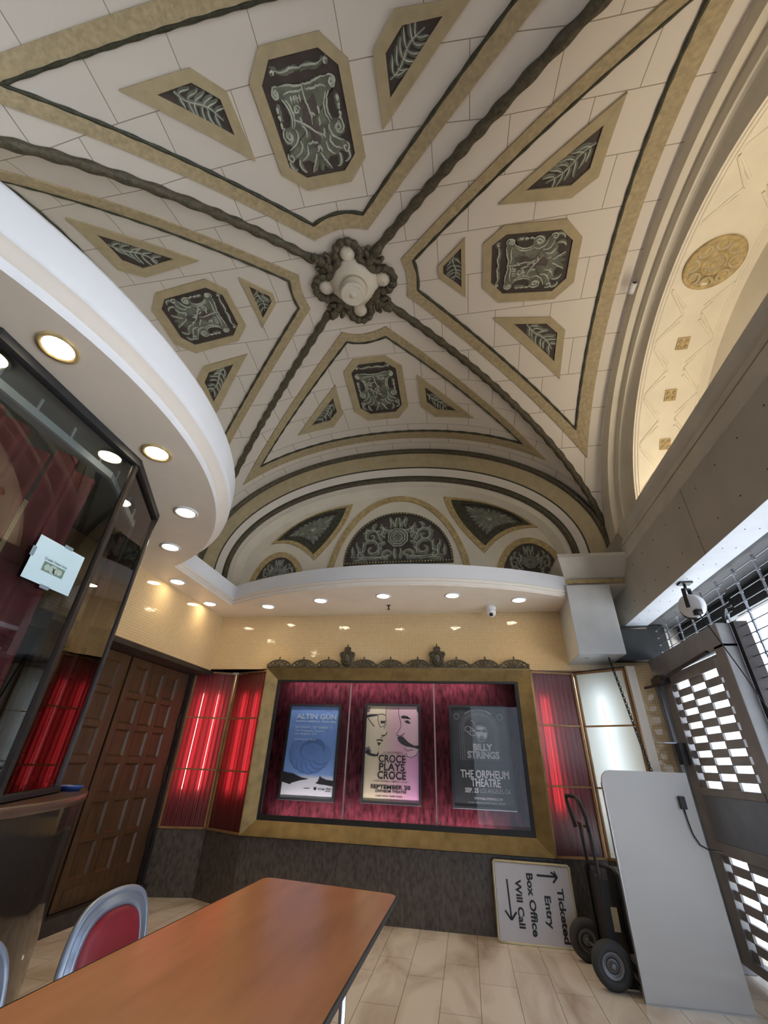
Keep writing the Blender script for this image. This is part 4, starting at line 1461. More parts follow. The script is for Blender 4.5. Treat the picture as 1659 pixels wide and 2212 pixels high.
disc(mb, mp, .53, .485, .215, .095, .0021)
stroke(mb, lambda u, v, o=0: mp(u, v, o), [], .01) if False else None
mb.use(MATS['poster_blue_shade'])
pts = [(.38, .585), (.45, .615), (.56, .63), (.68, .62), (.76, .58), (.79, .53), (.755, .48), (.735, .53), (.69, .572), (.60, .59), (.50, .578), (.42, .555)]
mb.poly([mp(a, b, .0023) for a, b in pts])
mb.build('shell_swirl', t, recalc=False)
mb = MB().use(M_ink)
mb.poly([mp(a, b, .0012) for a, b in [(.0, .155), (.0, .262), (.10, .25), (.20, .245), (.30, .222), (.38, .205), (.52, .195), (.36, .178), (.20, .150), (.16, .132)]])
mb.poly([mp(a, b, .0012) for a, b in [(.66, .155), (.70, .172), (.735, .235), (.76, .215), (.86, .192), (1, .185), (1, .13), (.84, .142), (.74, .145)]])
small_type(mb, mp, .44, .095, .14, .010, 1, 'L', .0012)
disc(mb, mp, .66, .10, .028, .016, .0012)
text(mb, mp, 'ROAM', .72, .088, .12, .018, 'L', .0012, .02)
text(mb, mp, 'Ajm', .87, .095, .10, .02, 'L', .0012, .02)
small_type(mb, mp, .86, .075, .12, .012, 1, 'L', .0012)
mb.build('hills', t, recalc=False)
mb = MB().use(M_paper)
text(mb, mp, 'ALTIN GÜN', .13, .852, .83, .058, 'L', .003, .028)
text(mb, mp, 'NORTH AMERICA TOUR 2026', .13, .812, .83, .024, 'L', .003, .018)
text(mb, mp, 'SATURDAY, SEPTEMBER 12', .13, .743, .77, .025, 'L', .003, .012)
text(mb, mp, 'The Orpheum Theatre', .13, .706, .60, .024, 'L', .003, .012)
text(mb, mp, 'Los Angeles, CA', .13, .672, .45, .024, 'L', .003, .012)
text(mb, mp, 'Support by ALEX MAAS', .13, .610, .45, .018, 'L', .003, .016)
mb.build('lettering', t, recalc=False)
mb = MB().use(mid)
small_type(mb, mp, .10, .95, .13, .010, 2, 'L', .003)
mb.build('small_print', t, recalc=False)
mb = MB().use(mid)
small_type(mb, mp, .74, .945, .14, .010, 2, 'L', .003)
mb.build('small_print', t, recalc=False)
# 2 cream and pink poster
P2 = ramp_mat('cream_pink_print', 0, -.86 - .30, -.86 + .30, [(0, (.66, .60, .40)), (.30, (.66, .57, .42)), (.55, (.66, .43, .46)), (1, (.62, .30, .52))])
t, mp, iw, ih = poster('cream and pink framed poster of two faces nose to nose', -.862, P2, .685, 1.022, 1.452)
g1, g2, g3 = mat('poster_charcoal', (.04, .042, .045), .5, var=.15), mat('poster_grey', (.20, .18, .18), .5, var=.15), mat('poster_skin_cream', (.72, .65, .46), .5, var=.05)
mb = MB().use(g2)
mb.use(mat('poster_pale_pink', (.70, .47, .52), .5, var=.05))
mb.poly([mp(a, b, .0006) for a, b in [(.37, 1), (1, 1), (1, .5), (.88, .45), (.80, .455), (.77, .49), (.80, .515), (.74, .55), (.755, .59), (.68, .615), (.58, .66), (.60, .70), (.67, .76), (.66, .82), (.62, .90), (.615, 1)]])
mb.use(g3)
mb.poly([mp(a, b, .0007) for a, b in [(0, 1), (.375, 1), (.37, .9), (.385, .80), (.345, .745), (.40, .705), (.385, .675), (.30, .665), (.28, .64), (.32, .62), (.31, .60), (.27, .585), (.25, .55), (.23, .47), (.10, .455), (0, .50)]])
mb.use(g1)
def ink(pts, off=.0014):
    mb.poly([mp(a, b, off) for a, b in pts])
def line(pts, w=.006, off=.0014):
    L_, R_ = [], []
    n = len(pts)
    for i in range(n):
        a, b = pts[max(0, i - 1)], pts[min(n - 1, i + 1)]
        dx, dy = (b[0] - a[0]) * iw, (b[1] - a[1]) * ih
        l = math.hypot(dx, dy) or 1
        L_.append((pts[i][0] - dy / l * w / iw / 2, pts[i][1] + dx / l * w / ih / 2))
        R_.append((pts[i][0] + dy / l * w / iw / 2, pts[i][1] - dx / l * w / ih / 2))
    mb.add([mp(a, b, off) for a, b in L_ + R_], [(i, i + 1, n + i + 1, n + i) for i in range(n - 1)])
ink([(.0, .895), (.10, .905), (.21, .905), (.21, .888), (.06, .87), (.0, .86)])
line([(.21, .90), (.30, .91), (.375, .89)], .008); line([(.22, .895), (.225, .82), (.27, .76), (.34, .77), (.37, .84)], .007)
line([(.02, .86), (.10, .80), (.16, .765)], .010)
ink([(.27, .83), (.36, .83), (.35, .805), (.28, .80)])
line([(.375, .99), (.37, .9), (.385, .80), (.345, .745)], .005); line([(.30, .672), (.345, .668), (.39, .685), (.40, .708)], .010)
line([(.36, .675), (.28, .64), (.325, .618), (.31, .60)], .005); line([(.205, .615), (.26, .622), (.33, .612)], .012); ink([(.22, .596), (.30, .588), (.25, .555)])
ink([(.0, .495), (.06, .52), (.12, .475), (.22, .465), (.26, .50), (.25, .45), (.16, .443), (.08, .452), (0, .478)])
mb.use(g2)
ink([(0, .53), (.07, .55), (.13, .49), (.06, .50), (0, .51)], .0013); ink([(.0, .99), (.07, .99), (.05, .93), (0, .92)], .0013)
mb.use(g1)
line([(.62, .99), (.625, .90), (.665, .82), (.668, .77), (.60, .70)], .005)
ink([(.66, .885), (.73, .90), (.83, .873), (.86, .855), (.76, .862), (.68, .862)]); ink([(.73, .835), (.80, .845), (.86, .81), (.80, .805), (.76, .815)]); ink([(.76, .87), (.80, .9), (.79, .86)])
line([(.59, .70), (.60, .672), (.66, .665), (.74, .70)], .008)
ink([(.605, .655), (.70, .665), (.82, .60), (.92, .57), (1, .575), (1, .535), (.90, .55), (.77, .56), (.68, .585), (.62, .615)])
line([(.76, .555), (.74, .535), (.80, .515), (.90, .53)], .006); line([(.77, .49), (.79, .455), (.86, .445), (.95, .47), (1, .52)], .006)
ink([(.97, .99), (1, 1), (1, .92), (.97, .95)])
mb.build('portrait_art', t, recalc=False)
mb = MB().use(M_ink)
text(mb, mp, 'A.J. CROCE PRESENTS', .52, .482, .36, .018, 'C', .002, .006)
text(mb, mp, 'CROCE', .51, .389, .50, .074, 'C', .002, .022)
text(mb, mp, 'PLAYS', .51, .305, .47, .074, 'C', .002, .022)
text(mb, mp, 'CROCE', .51, .219, .52, .076, 'C', .002, .022)
text(mb, mp, '"A NEW CHAPTER IN A MUSICAL ODYSSEY"', .50, .186, .64, .016, 'C', .002, .004)
text(mb, mp, 'SEPTEMBER 20', .49, .122, .72, .036, 'C', .002, .03)
text(mb, mp, 'ORPHEUM THEATRE', .50, .086, .56, .025, 'C', .002, .03)
small_type(mb, mp, .48, .045, .50, .012, 4, 'C', .002)
mb.build('lettering', t, recalc=False)
# 3 charcoal poster
P3 = mat('charcoal_print', (.030, .034, .038), .45, var=.35, vscale=5)
t, mp, iw, ih = poster('charcoal framed poster with a grey face under an arch', .155, P3, .672, 1.02, 1.452)
ga1, ga2, ga3 = mat('print_grey_dark', (.065, .07, .075), .5, var=.2), mat('print_grey', (.19, .20, .205), .5, var=.3, vscale=14), mat('print_grey_light', (.42, .43, .43), .5, var=.2)
mb = MB().use(ga1)
mb.poly([mp(a, b, .0006) for a, b in [(.16, .44), (.84, .44), (.84, .78)] + [(.5 + .34 * cos(a), .78 + .17 * sin(a)) for a in [pi * i / 12 for i in range(1, 12)]] + [(.16, .78)]])
mb.use(ga2)
for r_ in (.36, .32, .285):
    line([(.5 + r_, .445), (.5 + r_, .78)] + [(.5 + r_ * cos(a), .78 + r_ * .5 * sin(a)) for a in [pi * i / 14 for i in range(1, 14)]] + [(.5 - r_, .78), (.5 - r_, .445)], .004, .001)
for sg in (-1, 1):
    line([(.5 + sg * .40 + .05 * cos(a), .90 + .03 * sin(a)) for a in [2 * pi * i / 14 for i in range(15)]], .006, .001)
line([(.25, .93), (.35, .965), (.5, .98), (.65, .965), (.75, .93)], .012, .001)
# face: lit cheek, brow, nose and mouth shapes
mb.poly([mp(a, b, .0012) for a, b in [(.43, .70), (.44, .78), (.48, .81), (.55, .812), (.63, .79), (.655, .74), (.645, .69), (.60, .645), (.54, .625), (.48, .64)]])
mb.use(ga3)
for pts in ([(.45, .735), (.52, .742), (.53, .71), (.50, .675), (.46, .70)], [(.57, .735), (.645, .73), (.64, .69), (.60, .665), (.575, .70)], [(.53, .74), (.56, .74), (.57, .70), (.55, .69), (.53, .70)], [(.47, .785), (.60, .79), (.58, .765), (.49, .762)]):
    mb.poly([mp(a, b, .0016) for a, b in pts])
mb.use(g1)
for pts in ([(.45, .757), (.53, .752), (.52, .738), (.46, .742)], [(.56, .752), (.64, .755), (.635, .738), (.57, .738)], [(.50, .662), (.60, .662), (.58, .65), (.52, .65)], [(.44, .81), (.50, .85), (.60, .845), (.66, .80), (.58, .818), (.48, .815)]):
    mb.poly([mp(a, b, .0018) for a, b in pts])
# light outlined instrument head
mb.use(g1)
disc(mb, mp, .36, .80, .10, .07, .0011)
mb.use(ga3)
loop = [(.30 + .055 * cos(a), .765 + .030 * sin(a)) for a in [2 * pi * i / 14 for i in range(15)]]
line(loop, .006, .0015)
loop = [(.39 + .05 * cos(a), .722 + .027 * sin(a)) for a in [2 * pi * i / 14 for i in range(15)]]
line(loop, .006, .0015)
line([(.27, .745), (.35, .70)], .008, .0015); line([(.34, .79), (.43, .745)], .008, .0015); line([(.36, .86), (.42, .84), (.45, .78)], .005, .0015)
mb.build('portrait_art', t, recalc=False)
mb = MB().use(ga3)
text(mb, mp, 'BILLY', .55, .545, .35, .066, 'C', .002, .05)
text(mb, mp, 'STRINGS', .55, .466, .57, .068, 'C', .002, .045)
mb.use(mat('print_white', (.60, .60, .60), .5, var=.05))
text(mb, mp, 'THE ORPHEUM', .545, .272, .84, .074, 'C', .002, .022)
text(mb, mp, 'THEATRE', .555, .190, .51, .074, 'C', .002, .022)
text(mb, mp, 'SEP. 25', .19, .130, .23, .042, 'L', .002, .018)
mb.use(mat('print_grey_soft', (.33, .33, .33), .5, var=.05))
text(mb, mp, 'LOS ANGELES, CA', .45, .130, .51, .042, 'L', .002, -.004)
mb.use(ga3)
text(mb, mp, 'WWW.BILLYSTRINGS.COM', .58, .066, .48, .022, 'C', .002, .018)
mb.use(ga2)
small_type(mb, mp, .56, .030, .64, .014, 5, 'C', .002)
mb.build('lettering', t, recalc=False)

# ================================================================== CEILING DOWNLIGHTS
LP = [(-1.87, 1.06, 'bright ceiling downlight over the booth, the one nearest the photo edge'), (-1.90, 1.88, 'ceiling downlight over the booth glass corner, with peeling paint round it'), (-2.15, 2.62, 'ceiling downlight under the round canopy by the last booth post'),
      (-2.68, 3.21, 'ceiling downlight where the round canopy ends'), (-3.16, 4.07, 'ceiling downlight above the panelled doors, the one by the canopy'), (-3.19, 4.84, 'ceiling downlight in the corner above the panelled doors'),
      (-2.45, 5.00, 'downlight in the curved soffit above the red windows'), (-1.68, 4.82, 'downlight in the curved soffit above the blue poster'), (-.87, 4.71, 'downlight in the curved soffit by the sprinkler head'),
      (-.06, 4.75, 'downlight in the curved soffit between sprinkler and dome camera'), (.71, 4.96, 'downlight in the curved soffit between dome camera and hanging grey box'),
      (-2.02, .25, 'ceiling downlight over the booth just out of the picture')]
for x, y, lb in LP:
    t = thing('ceiling_light', lb, 'ceiling light', (x, y, ZSF), 'round soffit downlights')
    mb = MB().use(M_gold if y < 2 else M_white, True)
    mb.lathe([(.094, 0.0), (.094, -.008), (.076, -.010), (.068, -.001)], (x, y, ZSF), n=28)
    mb.build('trim_ring', t)
    mb = MB().use(E_lamp, True)
    mb.lathe([(.070, -.003), (.048, -.010), (0, -.014)], (x, y, ZSF), n=24)
    mb.build('lamp_lens', t)
    L = bpy.data.lights.new('downlight', 'SPOT')
    L.energy = LAMP_W * (1.2 if x < -3 else 4)
    L.color = LAMP_C
    L.spot_size = 2.1
    L.spot_blend = 1.0
    L.shadow_soft_size = .06
    o = bpy.data.objects.new('downlight', L)
    o.location = (x, y, ZSF - .03)
    COL.objects.link(o)
# dome camera, sprinkler
t = thing('dome_camera', 'white security dome camera under the curved soffit', 'security camera', (.395, 5.18, ZSF))
mb = MB().use(M_white, True).lathe([(.062, 0), (.064, -.02), (.062, -.05), (.055, -.055)], (.395, 5.18, ZSF), n=28)
mb.build('base', t)
mb = MB().use(M_white, True).ball(V(.395, 5.175, ZSF - .082), .056, n=20)
mb.build('camera_ball', t)
mb = MB().use(M_black, True).lathe([(.024, 0), (.022, .006), (0, .008)], V(.395, 5.175, ZSF - .082) + V(-.08, -.8, -.65).normalized() * .052, V(-.08, -.8, -.65), n=16)
mb.build('lens', t)
t = thing('sprinkler_head', 'small bronze fire sprinkler head under the curved soffit', 'sprinkler', (-.86, 5.06, ZSF))
mb = MB().use(M_dkmetal, True).lathe([(.028, 0), (.026, -.006), (.01, -.008), (.009, -.03), (.012, -.032), (.004, -.05)], (-.86, 5.06, ZSF), n=14)
mb.build('body', t)
mb = MB().use(M_dkmetal).lathe([(.022, -.05), (.022, -.053), (0, -.053)], (-.86, 5.06, ZSF), n=14)
mb.build('deflector', t)

# ================================================================== HANGING BOX, CAPITAL, CHAIN
t = thing('equipment_box', 'pale grey metal box hung on the wall beneath the beam end', 'box', (1.465, 5.13, 2.40))
MB().use(M_box).box((1.235, 4.85, 2.40), (1.70, 5.42, 3.165)).build('casing', t, bevel=.006)
MB().use(mat('brushed_plate', (.55, .56, .58), .35, .8, var=.1)).box((1.237, 4.853, 2.396), (1.698, 5.418, 2.3995)).build('bottom_plate', t)
MB().use(M_dkmetal).box((1.33, 5.03, 2.393), (1.37, 5.045, 2.396)).build('slot', t)
mb = MB().use(M_beam)
q0 = [(1.16, 4.66), (1.98, 4.66), (1.98, 5.5), (1.16, 5.5)]
q1 = [(1.26, 4.93), (1.98, 4.93), (1.98, 5.5), (1.26, 5.5)]
mb.use(MATS['cornice_paint'])  # darker cornice paint on the capital imitates the shade there
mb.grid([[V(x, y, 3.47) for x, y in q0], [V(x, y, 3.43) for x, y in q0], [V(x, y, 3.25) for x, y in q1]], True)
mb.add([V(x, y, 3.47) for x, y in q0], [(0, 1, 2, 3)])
mb.use(M_gold).box((1.235, 4.90, 3.20), (1.95, 5.45, 3.25))
mb.use(M_beam).box((1.25, 4.92, 3.165), (1.95, 5.45, 3.20))
struct(mb.build('trim_%d' % k)); k += 1
t = thing('hoist_chain', 'black hoist chain hanging from the grey box down behind the white panel', 'chain', (1.60, 5.05, 2.40))
def chain(mb, p, q, r=.006, lk=.026):
    p, q = V(*p), V(*q)
    d = q - p
    n = int(d.length / lk)
    d.normalize()
    a = d.cross(V(0, 1, 0)).normalized()
    b = d.cross(a)
    for i in range(n):
        c = p + d * (lk * (i + .5))
        s = a if i % 2 else b
        mb.tube([c + d * (.55 * lk * cos(t_)) * 1.25 + s * (.011 * sin(t_)) for t_ in [2 * pi * j / 8 for j in range(8)]], .004, 4, True)
mb = MB().use(M_truck, True)
chain(mb, (1.565, 5.0, 2.388), (1.72, 4.93, 1.10))
mb.build('strand', t)
mb = MB().use(M_truck, True)
mb.tube([(1.555, 4.99, 2.388), (1.70, 4.92, 1.10)], .004, 5)
mb.build('cord', t)

# ================================================================== GATE
XG = 2.10
g = thing('gate_door', 'taupe metal gate door with perforated slat panels in the rolling shutter', 'gate door', (XG, 4.5, 0))
mb = MB().use(M_gatem)
mb.box((XG - .05, 3.79, 2.22), (XG + .06, 5.28, 2.41))            # head
mb.box((XG - .05, 3.79, .0), (XG + .06, 3.93, 2.25))
mb.box((XG - .05, 5.13, .0), (XG + .06, 5.28, 2.25))
mb.build('door_surround', g, bevel=.006)
mb = MB().use(M_gatem)
mb.box((XG - .03, 3.935, .06), (XG + .03, 3.985, 2.20)).box((XG - .03, 4.955, .06), (XG + .03, 5.12, 2.20))
mb.box((XG - .03, 3.985, 2.105), (XG + .03, 4.955, 2.20)).box((XG - .03, 3.985, .06), (XG + .03, 4.955, .13))
mb.build('door_leaf_frame', g, bevel=.004)
mb = MB().use(mat('blue_grey_rail', (.17, .195, .25), .4, .3, var=.1)).box((XG - .034, 3.985, .86), (XG + .03, 4.955, 1.19))
mb.use(M_gatem).box((XG - .036, 3.985, 1.19), (XG + .03, 4.955, 1.245)).box((XG - .036, 3.985, .775), (XG + .03, 4.955, .86))
mb.build('middle_rail', g, bevel=.004)
def slats(zA, zB, name):
    mb = MB().use(M_gatem)
    ys = [3.985, 4.06, 4.325, 4.595, 4.87, 4.955]
    n = int(round((zB - zA) / .059))
    h = (zB - zA) / n
    for i in range(n):
        for j in range(5):
            if (i + j) % 2 == 0:
                mb.box((XG - .009, ys[j] - .003, zA + i * h - .003), (XG + .009, ys[j + 1] + .003, zA + (i + 1) * h + .003))
    mb.build(name, g)
slats(1.245, 2.105, 'perforated_panel')
slats(.13, .775, 'perforated_panel')
mb = MB().use(mat('jamb_daylight_sheen', (.46, .50, .58), .3, .3, var=.08), True).tube([(XG - .06, 5.135, .02), (XG - .06, 5.135, 2.16)], .013, 10)  # pale blue colour stands in for daylight reflected on the metal jamb
mb.use(MATS['jamb_daylight_sheen']).box((XG - .085, 5.18, .02), (XG - .05, 5.21, 2.2))
mb.build('jamb_strip', g)
mb = MB().use(M_black).box((XG - .09, 5.0, 1.42), (XG - .03, 5.10, 1.60))
mb.use(M_steel).box((XG - .20, 5.03, 1.595), (XG - .09, 5.045, 1.605))
mb.build('lock_box', g)
cl = MB().use(M_dkmetal).box((XG - .12, 4.93, 2.13), (XG - .03, 5.16, 2.20)).build('door_closer', g)
MB().use(M_dkmetal).bar((XG - .09, 4.95, 2.17), (XG - .06, 4.02, 2.23), .03, .02).build('closer_arm', cl)
MB().use(M_dkmetal).bar((XG - .08, 5.06, 2.13), (XG - .22, 5.22, 2.11), .02, .02).build('closer_bracket', cl)
MB().use(M_steel).box((XG - .045, 3.935, 2.02), (XG - .033, 4.005, 2.17)).build('hinge_plate', g)
# rolling grille
M_rodm = mat('dark_grille_steel', (0.16, 0.17, 0.19), .35, .5, var=.1)
gr = thing('rolling_grille', 'open rod rolling grille closing the street front under the beam', 'grille', (XG + .12, 2.3, 0))
XGR = XG + .115
def rods(y0, y1, z0, z1):
    z = z0
    while z < z1:
        MB().use(M_rodm, True).tube([(XGR, y0, z), (XGR, y1, z)], .0042, 6, caps=False).build('rod', gr)
        z += .078
rods(3.79, 5.28, 2.43, 2.79)
rods(-3.2, 3.75, .03, 2.79)
y = 5.26
while y > -3.2:
    mb = MB().use(M_steel)
    zb = 2.42 if y > 3.80 else 0.02
    mb.box((XGR - .006, y - .008, zb), (XGR + .006, y + .008, 2.79))
    z = zb
    while z < 2.79 and y > .5:
        mb.box((XGR - .009, y - .011, z - .007), (XGR + .009, y + .011, z + .007))
        z += .078
    mb.build('link_column', gr)
    y -= .278
MB().use(M_dkmetal).box((XG + .0605, 3.745, .0), (XG + .16, 3.795, 2.41)).build('guide_post', gr)
MB().use(M_dkmetal).box((XG + .07, 5.28, .0), (XG + .18, 5.42, 2.795)).build('end_guide', gr)
struct(MB().use(M_black).box((1.72, 5.25, 2.42), (2.3, 5.42, 2.80)).build('trim_%d' % k)); k += 1
struct(MB().use(M_black).box((2.52, -3.3, 2.62), (2.60, 5.9, 2.80)).build('trim_%d' % k)); k += 1
MB().use(M_dkmetal, True).tube([(1.72, 5.24, 2.77), (1.9, 5.2, 2.755), (2.08, 5.15, 2.75)], .012, 8).build('conduit')
tag(bpy.data.objects['conduit'], 'short dark conduit pipe running from the grey box to the grille corner', 'pipe')
MB().use(M_black, True).tube([(XG + .03, 3.80, 2.412), (XG + .02, 3.76, 2.46), (XG, 3.68, 2.50), (XG + .02, 3.62, 2.50)], .014, 8).build('cable_hook')
tag(bpy.data.objects['cable_hook'], 'black cable loop sticking out at the top corner of the gate door frame', 'hook')
# cord reel
t = thing('cord_reel', 'white cord reel with a black arm hanging under the gate beam', 'cord reel', (1.98, 3.89, 2.58))
mb = MB().use(M_white, True)
ax = V(-.8, -.55, -.1).normalized()
c = V(1.975, 3.885, 2.582)
mb.lathe([(0, .034), (.09, .034), (.098, .026), (.10, -.03), (.09, -.036), (0, -.036)], c, ax, 36)
mb.build('reel_drum', t)
mb = MB().use(M_black)
mb.bar(c + ax * .04 + V(0, 0, .15), c + ax * .044 + V(.0, .01, -.01), .03, .012, ax)
mb.bar(c - ax * .04 + V(0, 0, .15), c - ax * .044, .03, .012, ax)
mb.bar(c + V(0, 0, .15) - ax * .045, c + V(0, 0, .15) + ax * .045, .03, .014, (0, 0, 1))
mb.bar(c + V(0, 0, .15), c + V(0, 0, .2), .02, .012, ax)
mb.box((1.94, 3.86, 2.785), (2.04, 3.94, 2.80))
mb.build('bracket_arm', t)
mb = MB().use(M_black, True)
rim = [c + (V(0, 0, 1) * cos(a) + ax.cross(V(0, 0, 1)).normalized() * sin(a)) * .101 for a in [.3 + 2.9 * i / 16 for i in range(17)]]
mb.tube(rim, .012, 6)
mb.box((1.95, 3.80, 2.49), (2.0, 3.85, 2.53))
mb.build('cord_guide', t)
mb = MB().use(M_black, True)
mb.tube([(1.975, 3.82, 2.50), (1.99, 3.74, 2.32), (2.02, 3.62, 2.0), (2.04, 3.5, 1.68), (2.04, 3.3, 1.30), (2.03, 3.1, 1.1)], .0045, 6)
mb.build('power_cord', t)

# ================================================================== WHITE PANEL, HAND TRUCK, SIGN
t = thing('white_partition_board', 'tall white panel with one rounded corner, standing upright against the gate jamb', 'panel', (1.42, 4.38, 0))
bx0, bx1, bz1 = 1.10, 1.76, 1.352
arc = [(bx0 + .085 - .085 * cos(a), bz1 - .085 + .085 * sin(a)) for a in [pi / 2 * i / 8 for i in range(9)]]
outl = [(bx0, .006)] + arc + [(bx1, bz1), (bx1, .006)]
tl = lambda x, z, y: V(x, y + .02 * z, z)
MB().use(M_board).prism([tl(x, z, 4.375) for x, z in outl], (0, .034, 0)).build('board', t)
mb = MB().use(mat('aluminium_edge', (.42, .41, .39), .35, .7, var=.1))
e = [(bx0, .006), (bx0, bz1 - .085)]
mb.add([tl(bx0 - .004, .006, 4.370), tl(bx0 + .006, .006, 4.370), tl(bx0 + .006, 1.26, 4.370), tl(bx0 - .004, 1.26, 4.370), tl(bx0 - .004, .006, 4.414), tl(bx0 + .006, .006, 4.414), tl(bx0 + .006, 1.26, 4.414), tl(bx0 - .004, 1.26, 4.414)],
       [(0, 1, 2, 3), (7, 6, 5, 4), (0, 3, 7, 4), (1, 5, 6, 2), (0, 4, 5, 1), (3, 2, 6, 7)])
mb.box((bx0 - .004, 4.369, .0), (bx1, 4.412, .008))
mb.build('edge_strip', t)
t = thing('power_adapter', 'black plug-in adapter hanging on the white panel with its looped cord', 'power adapter', (1.665, 4.39, 1.14))
MB().use(M_black).box((1.645, 4.368, 1.105), (1.69, 4.397, 1.19)).build('adapter_body', t, bevel=.004)
MB().use(M_black, True).tube([(1.668, 4.385, 1.105), (1.67, 4.38, 1.03), (1.68, 4.38, .95), (1.71, 4.38, .885), (1.76, 4.38, .86), (1.86, 4.40, .85)], .005, 6).build('cord', t)

t = thing('hand_truck', 'black two-wheeled hand truck standing behind the white panel', 'hand truck', (.95, 4.78, 0))
for yy in (4.62, 4.95):
    MB().use(M_truck, True).tube([(1.03, yy, .10), (1.0, yy, .4), (.985, yy, .75), (.975, yy, .93)], .014, 8).build('upright', t)
P = [(.975, 4.62, .90), (.97, 4.62, 1.00), (.945, 4.63, 1.08), (.925, 4.66, 1.135), (.905, 4.78, 1.142), (.89, 4.91, 1.135), (.895, 4.945, 1.09), (.92, 4.95, .98), (.935, 4.95, .90)]
MB().use(M_truck, True).tube(P, .016, 8).build('handle', t)
mb = MB().use(M_truck, True)
for zz, xx in ((.93, .965), (.60, .99), (.34, 1.01)):
    mb.tube([(xx, 4.62, zz), (xx, 4.95, zz)], .011, 8)
mb.use(M_brass, True).ball(V(.96, 4.74, .93), .014, n=8)
mb.build('cross_bar', t)
mb = MB().use(M_truck, True)
P = [(.97, 4.93, .12), (.96, 4.93, .62), (.975, 4.92, .66), (1.06, 4.80, .665), (1.12, 4.66, .66), (1.135, 4.63, .62), (1.135, 4.62, .45), (1.12, 4.62, .10)]
mb.tube(P, .015, 8)
mb.build('nose_loop', t)
mb = MB().use(M_truck).box((1.0, 4.60, .012), (1.34, 4.97, .024))
mb.build('toe_plate', t)
for yy, xx in ((4.53, .955), (5.04, .90)):
    mb = MB().use(M_rubber, True)
    mb.lathe([(.070, -.022), (.078, -.040), (.100, -.048), (.126, -.036), (.136, -.015), (.136, .015), (.126, .036), (.100, .048), (.078, .040), (.070, .022)], (xx, yy, .1362), (0, 1, 0), 36)
    w = mb.build('wheel', t)
    mb = MB().use(mat('grey_wheel_hub', (.16, .16, .17), .4, .4, var=.1), True)
    mb.lathe([(.0, -.050), (.012, -.052), (.020, -.046), (.022, -.026), (.045, -.020), (.058, -.030), (.070, -.036), (.076, -.034), (.076, .032), (.03, .03), (0, .034)], (xx, yy, .1362), (0, 1, 0), 28)
    mb.build('hub', w)
MB().use(M_steel, True).tube([(.955, 4.52, .1362), (.90, 5.05, .1362)], .009, 8).build('axle', t)
MB().use(M_black).box((.985, 4.60, .12), (1.05, 4.96, .60)).build('back_plate', t)
MB().use(mat('beige_tag', (.42, .35, .22), .6, var=.1)).box((1.03, 4.593, .30), (1.075, 4.599, .44)).build('tag_plate', t)
t = thing('metal_bar_stack', 'stack of dark metal bars lying behind the wheels under the white panel', 'bars', (1.2, 4.60, 0))
for i in range(4):
    MB().use(M_steel if i % 2 else M_truck).box((1.10, 4.44 + .004 * i, .030 + i * .045), (1.5, 4.56, .062 + i * .045)).build('bar', t)
tag(MB().use(M_black).box((1.16, 4.70, .026), (1.62, 5.10, .62)).build('storage_bin', bevel=.02), 'dark storage bin behind the hand truck and white panel', 'bin')

t = thing('floor_sign', 'white sign lying on its side against the granite, printed Ticketed Entry and Box Office', 'sign', (.53, 5.32, 0))
o0 = V(.192, 5.285, .004)
su = V(.695, 0.0, -.003)
su_n = su.normalized()
sv = V(0.0, .075, .556)
sv_n = sv.normalized()
sn = su_n.cross(sv_n)
SW, SH = su.length, sv.length
sg_ = lambda a, b, o=0.0: o0 + su_n * a + sv_n * b + sn * o
mb = MB().use(mat('white_sign_face', (.50, .475, .50), .22, var=.02))
mb.prism([sg_(a, b, .0) for a, b in ((.006, .006), (SW - .006, .006), (SW - .006, SH - .006), (.006, SH - .006))], sn * .016)
mb.build('sign_face', t)
mb = MB().use(mat('gilt_sign_edge', (.48, .42, .27), .3, .6, var=.1), True)
mb.tube([sg_(a, b, .010) for a, b in dens([(.012, .0), (SW - .012, 0), (SW, .012), (SW, SH - .012), (SW - .012, SH), (.012, SH), (0, SH - .012), (0, .012)], .1)], .013, 8, True)
mb.build('sign_frame', t)
mb = MB().use(M_ink)
# the sign is turned a quarter turn clockwise: reading direction runs down
rt = lambda a, b, o=0.0: sg_(b, SH - a, .0165 + o)   # a along reading direction (down), b: height of letters towards the right edge
text(mb, rt, 'Ticketed', .165, .560, .365, .052, 'L', .001, .034)
text(mb, rt, 'Entry', .225, .440, .220, .052, 'L', .001, .034)
text(mb, rt, 'Box Office', .075, .300, .430, .055, 'L', .001, .034)
text(mb, rt, 'Will Call', .125, .190, .335, .052, 'L', .001, .034)
def arrow(pts):
    mb.poly([rt(a, b, .001) for a, b in pts])
def quad(p, q, w):
    p, q = V(*p, 0), V(*q, 0)
    d = (q - p).normalized()
    n = V(-d.y, d.x, 0) * w / 2
    arrow([((p + n).x, (p + n).y), ((q + n).x, (q + n).y), ((q - n).x, (q - n).y), ((p - n).x, (p - n).y)])
quad((.085, .395), (.085, .575), .017); quad((.085, .58), (.055, .525), .016); quad((.085, .58), (.13, .535), .016)
quad((.085, .575), (.045, .555), .012)
quad((.13, .115), (.40, .125), .015); quad((.41, .125), (.35, .075), .016); quad((.41, .125), (.355, .175), .016)
mb.build('lettering', t, recalc=False)

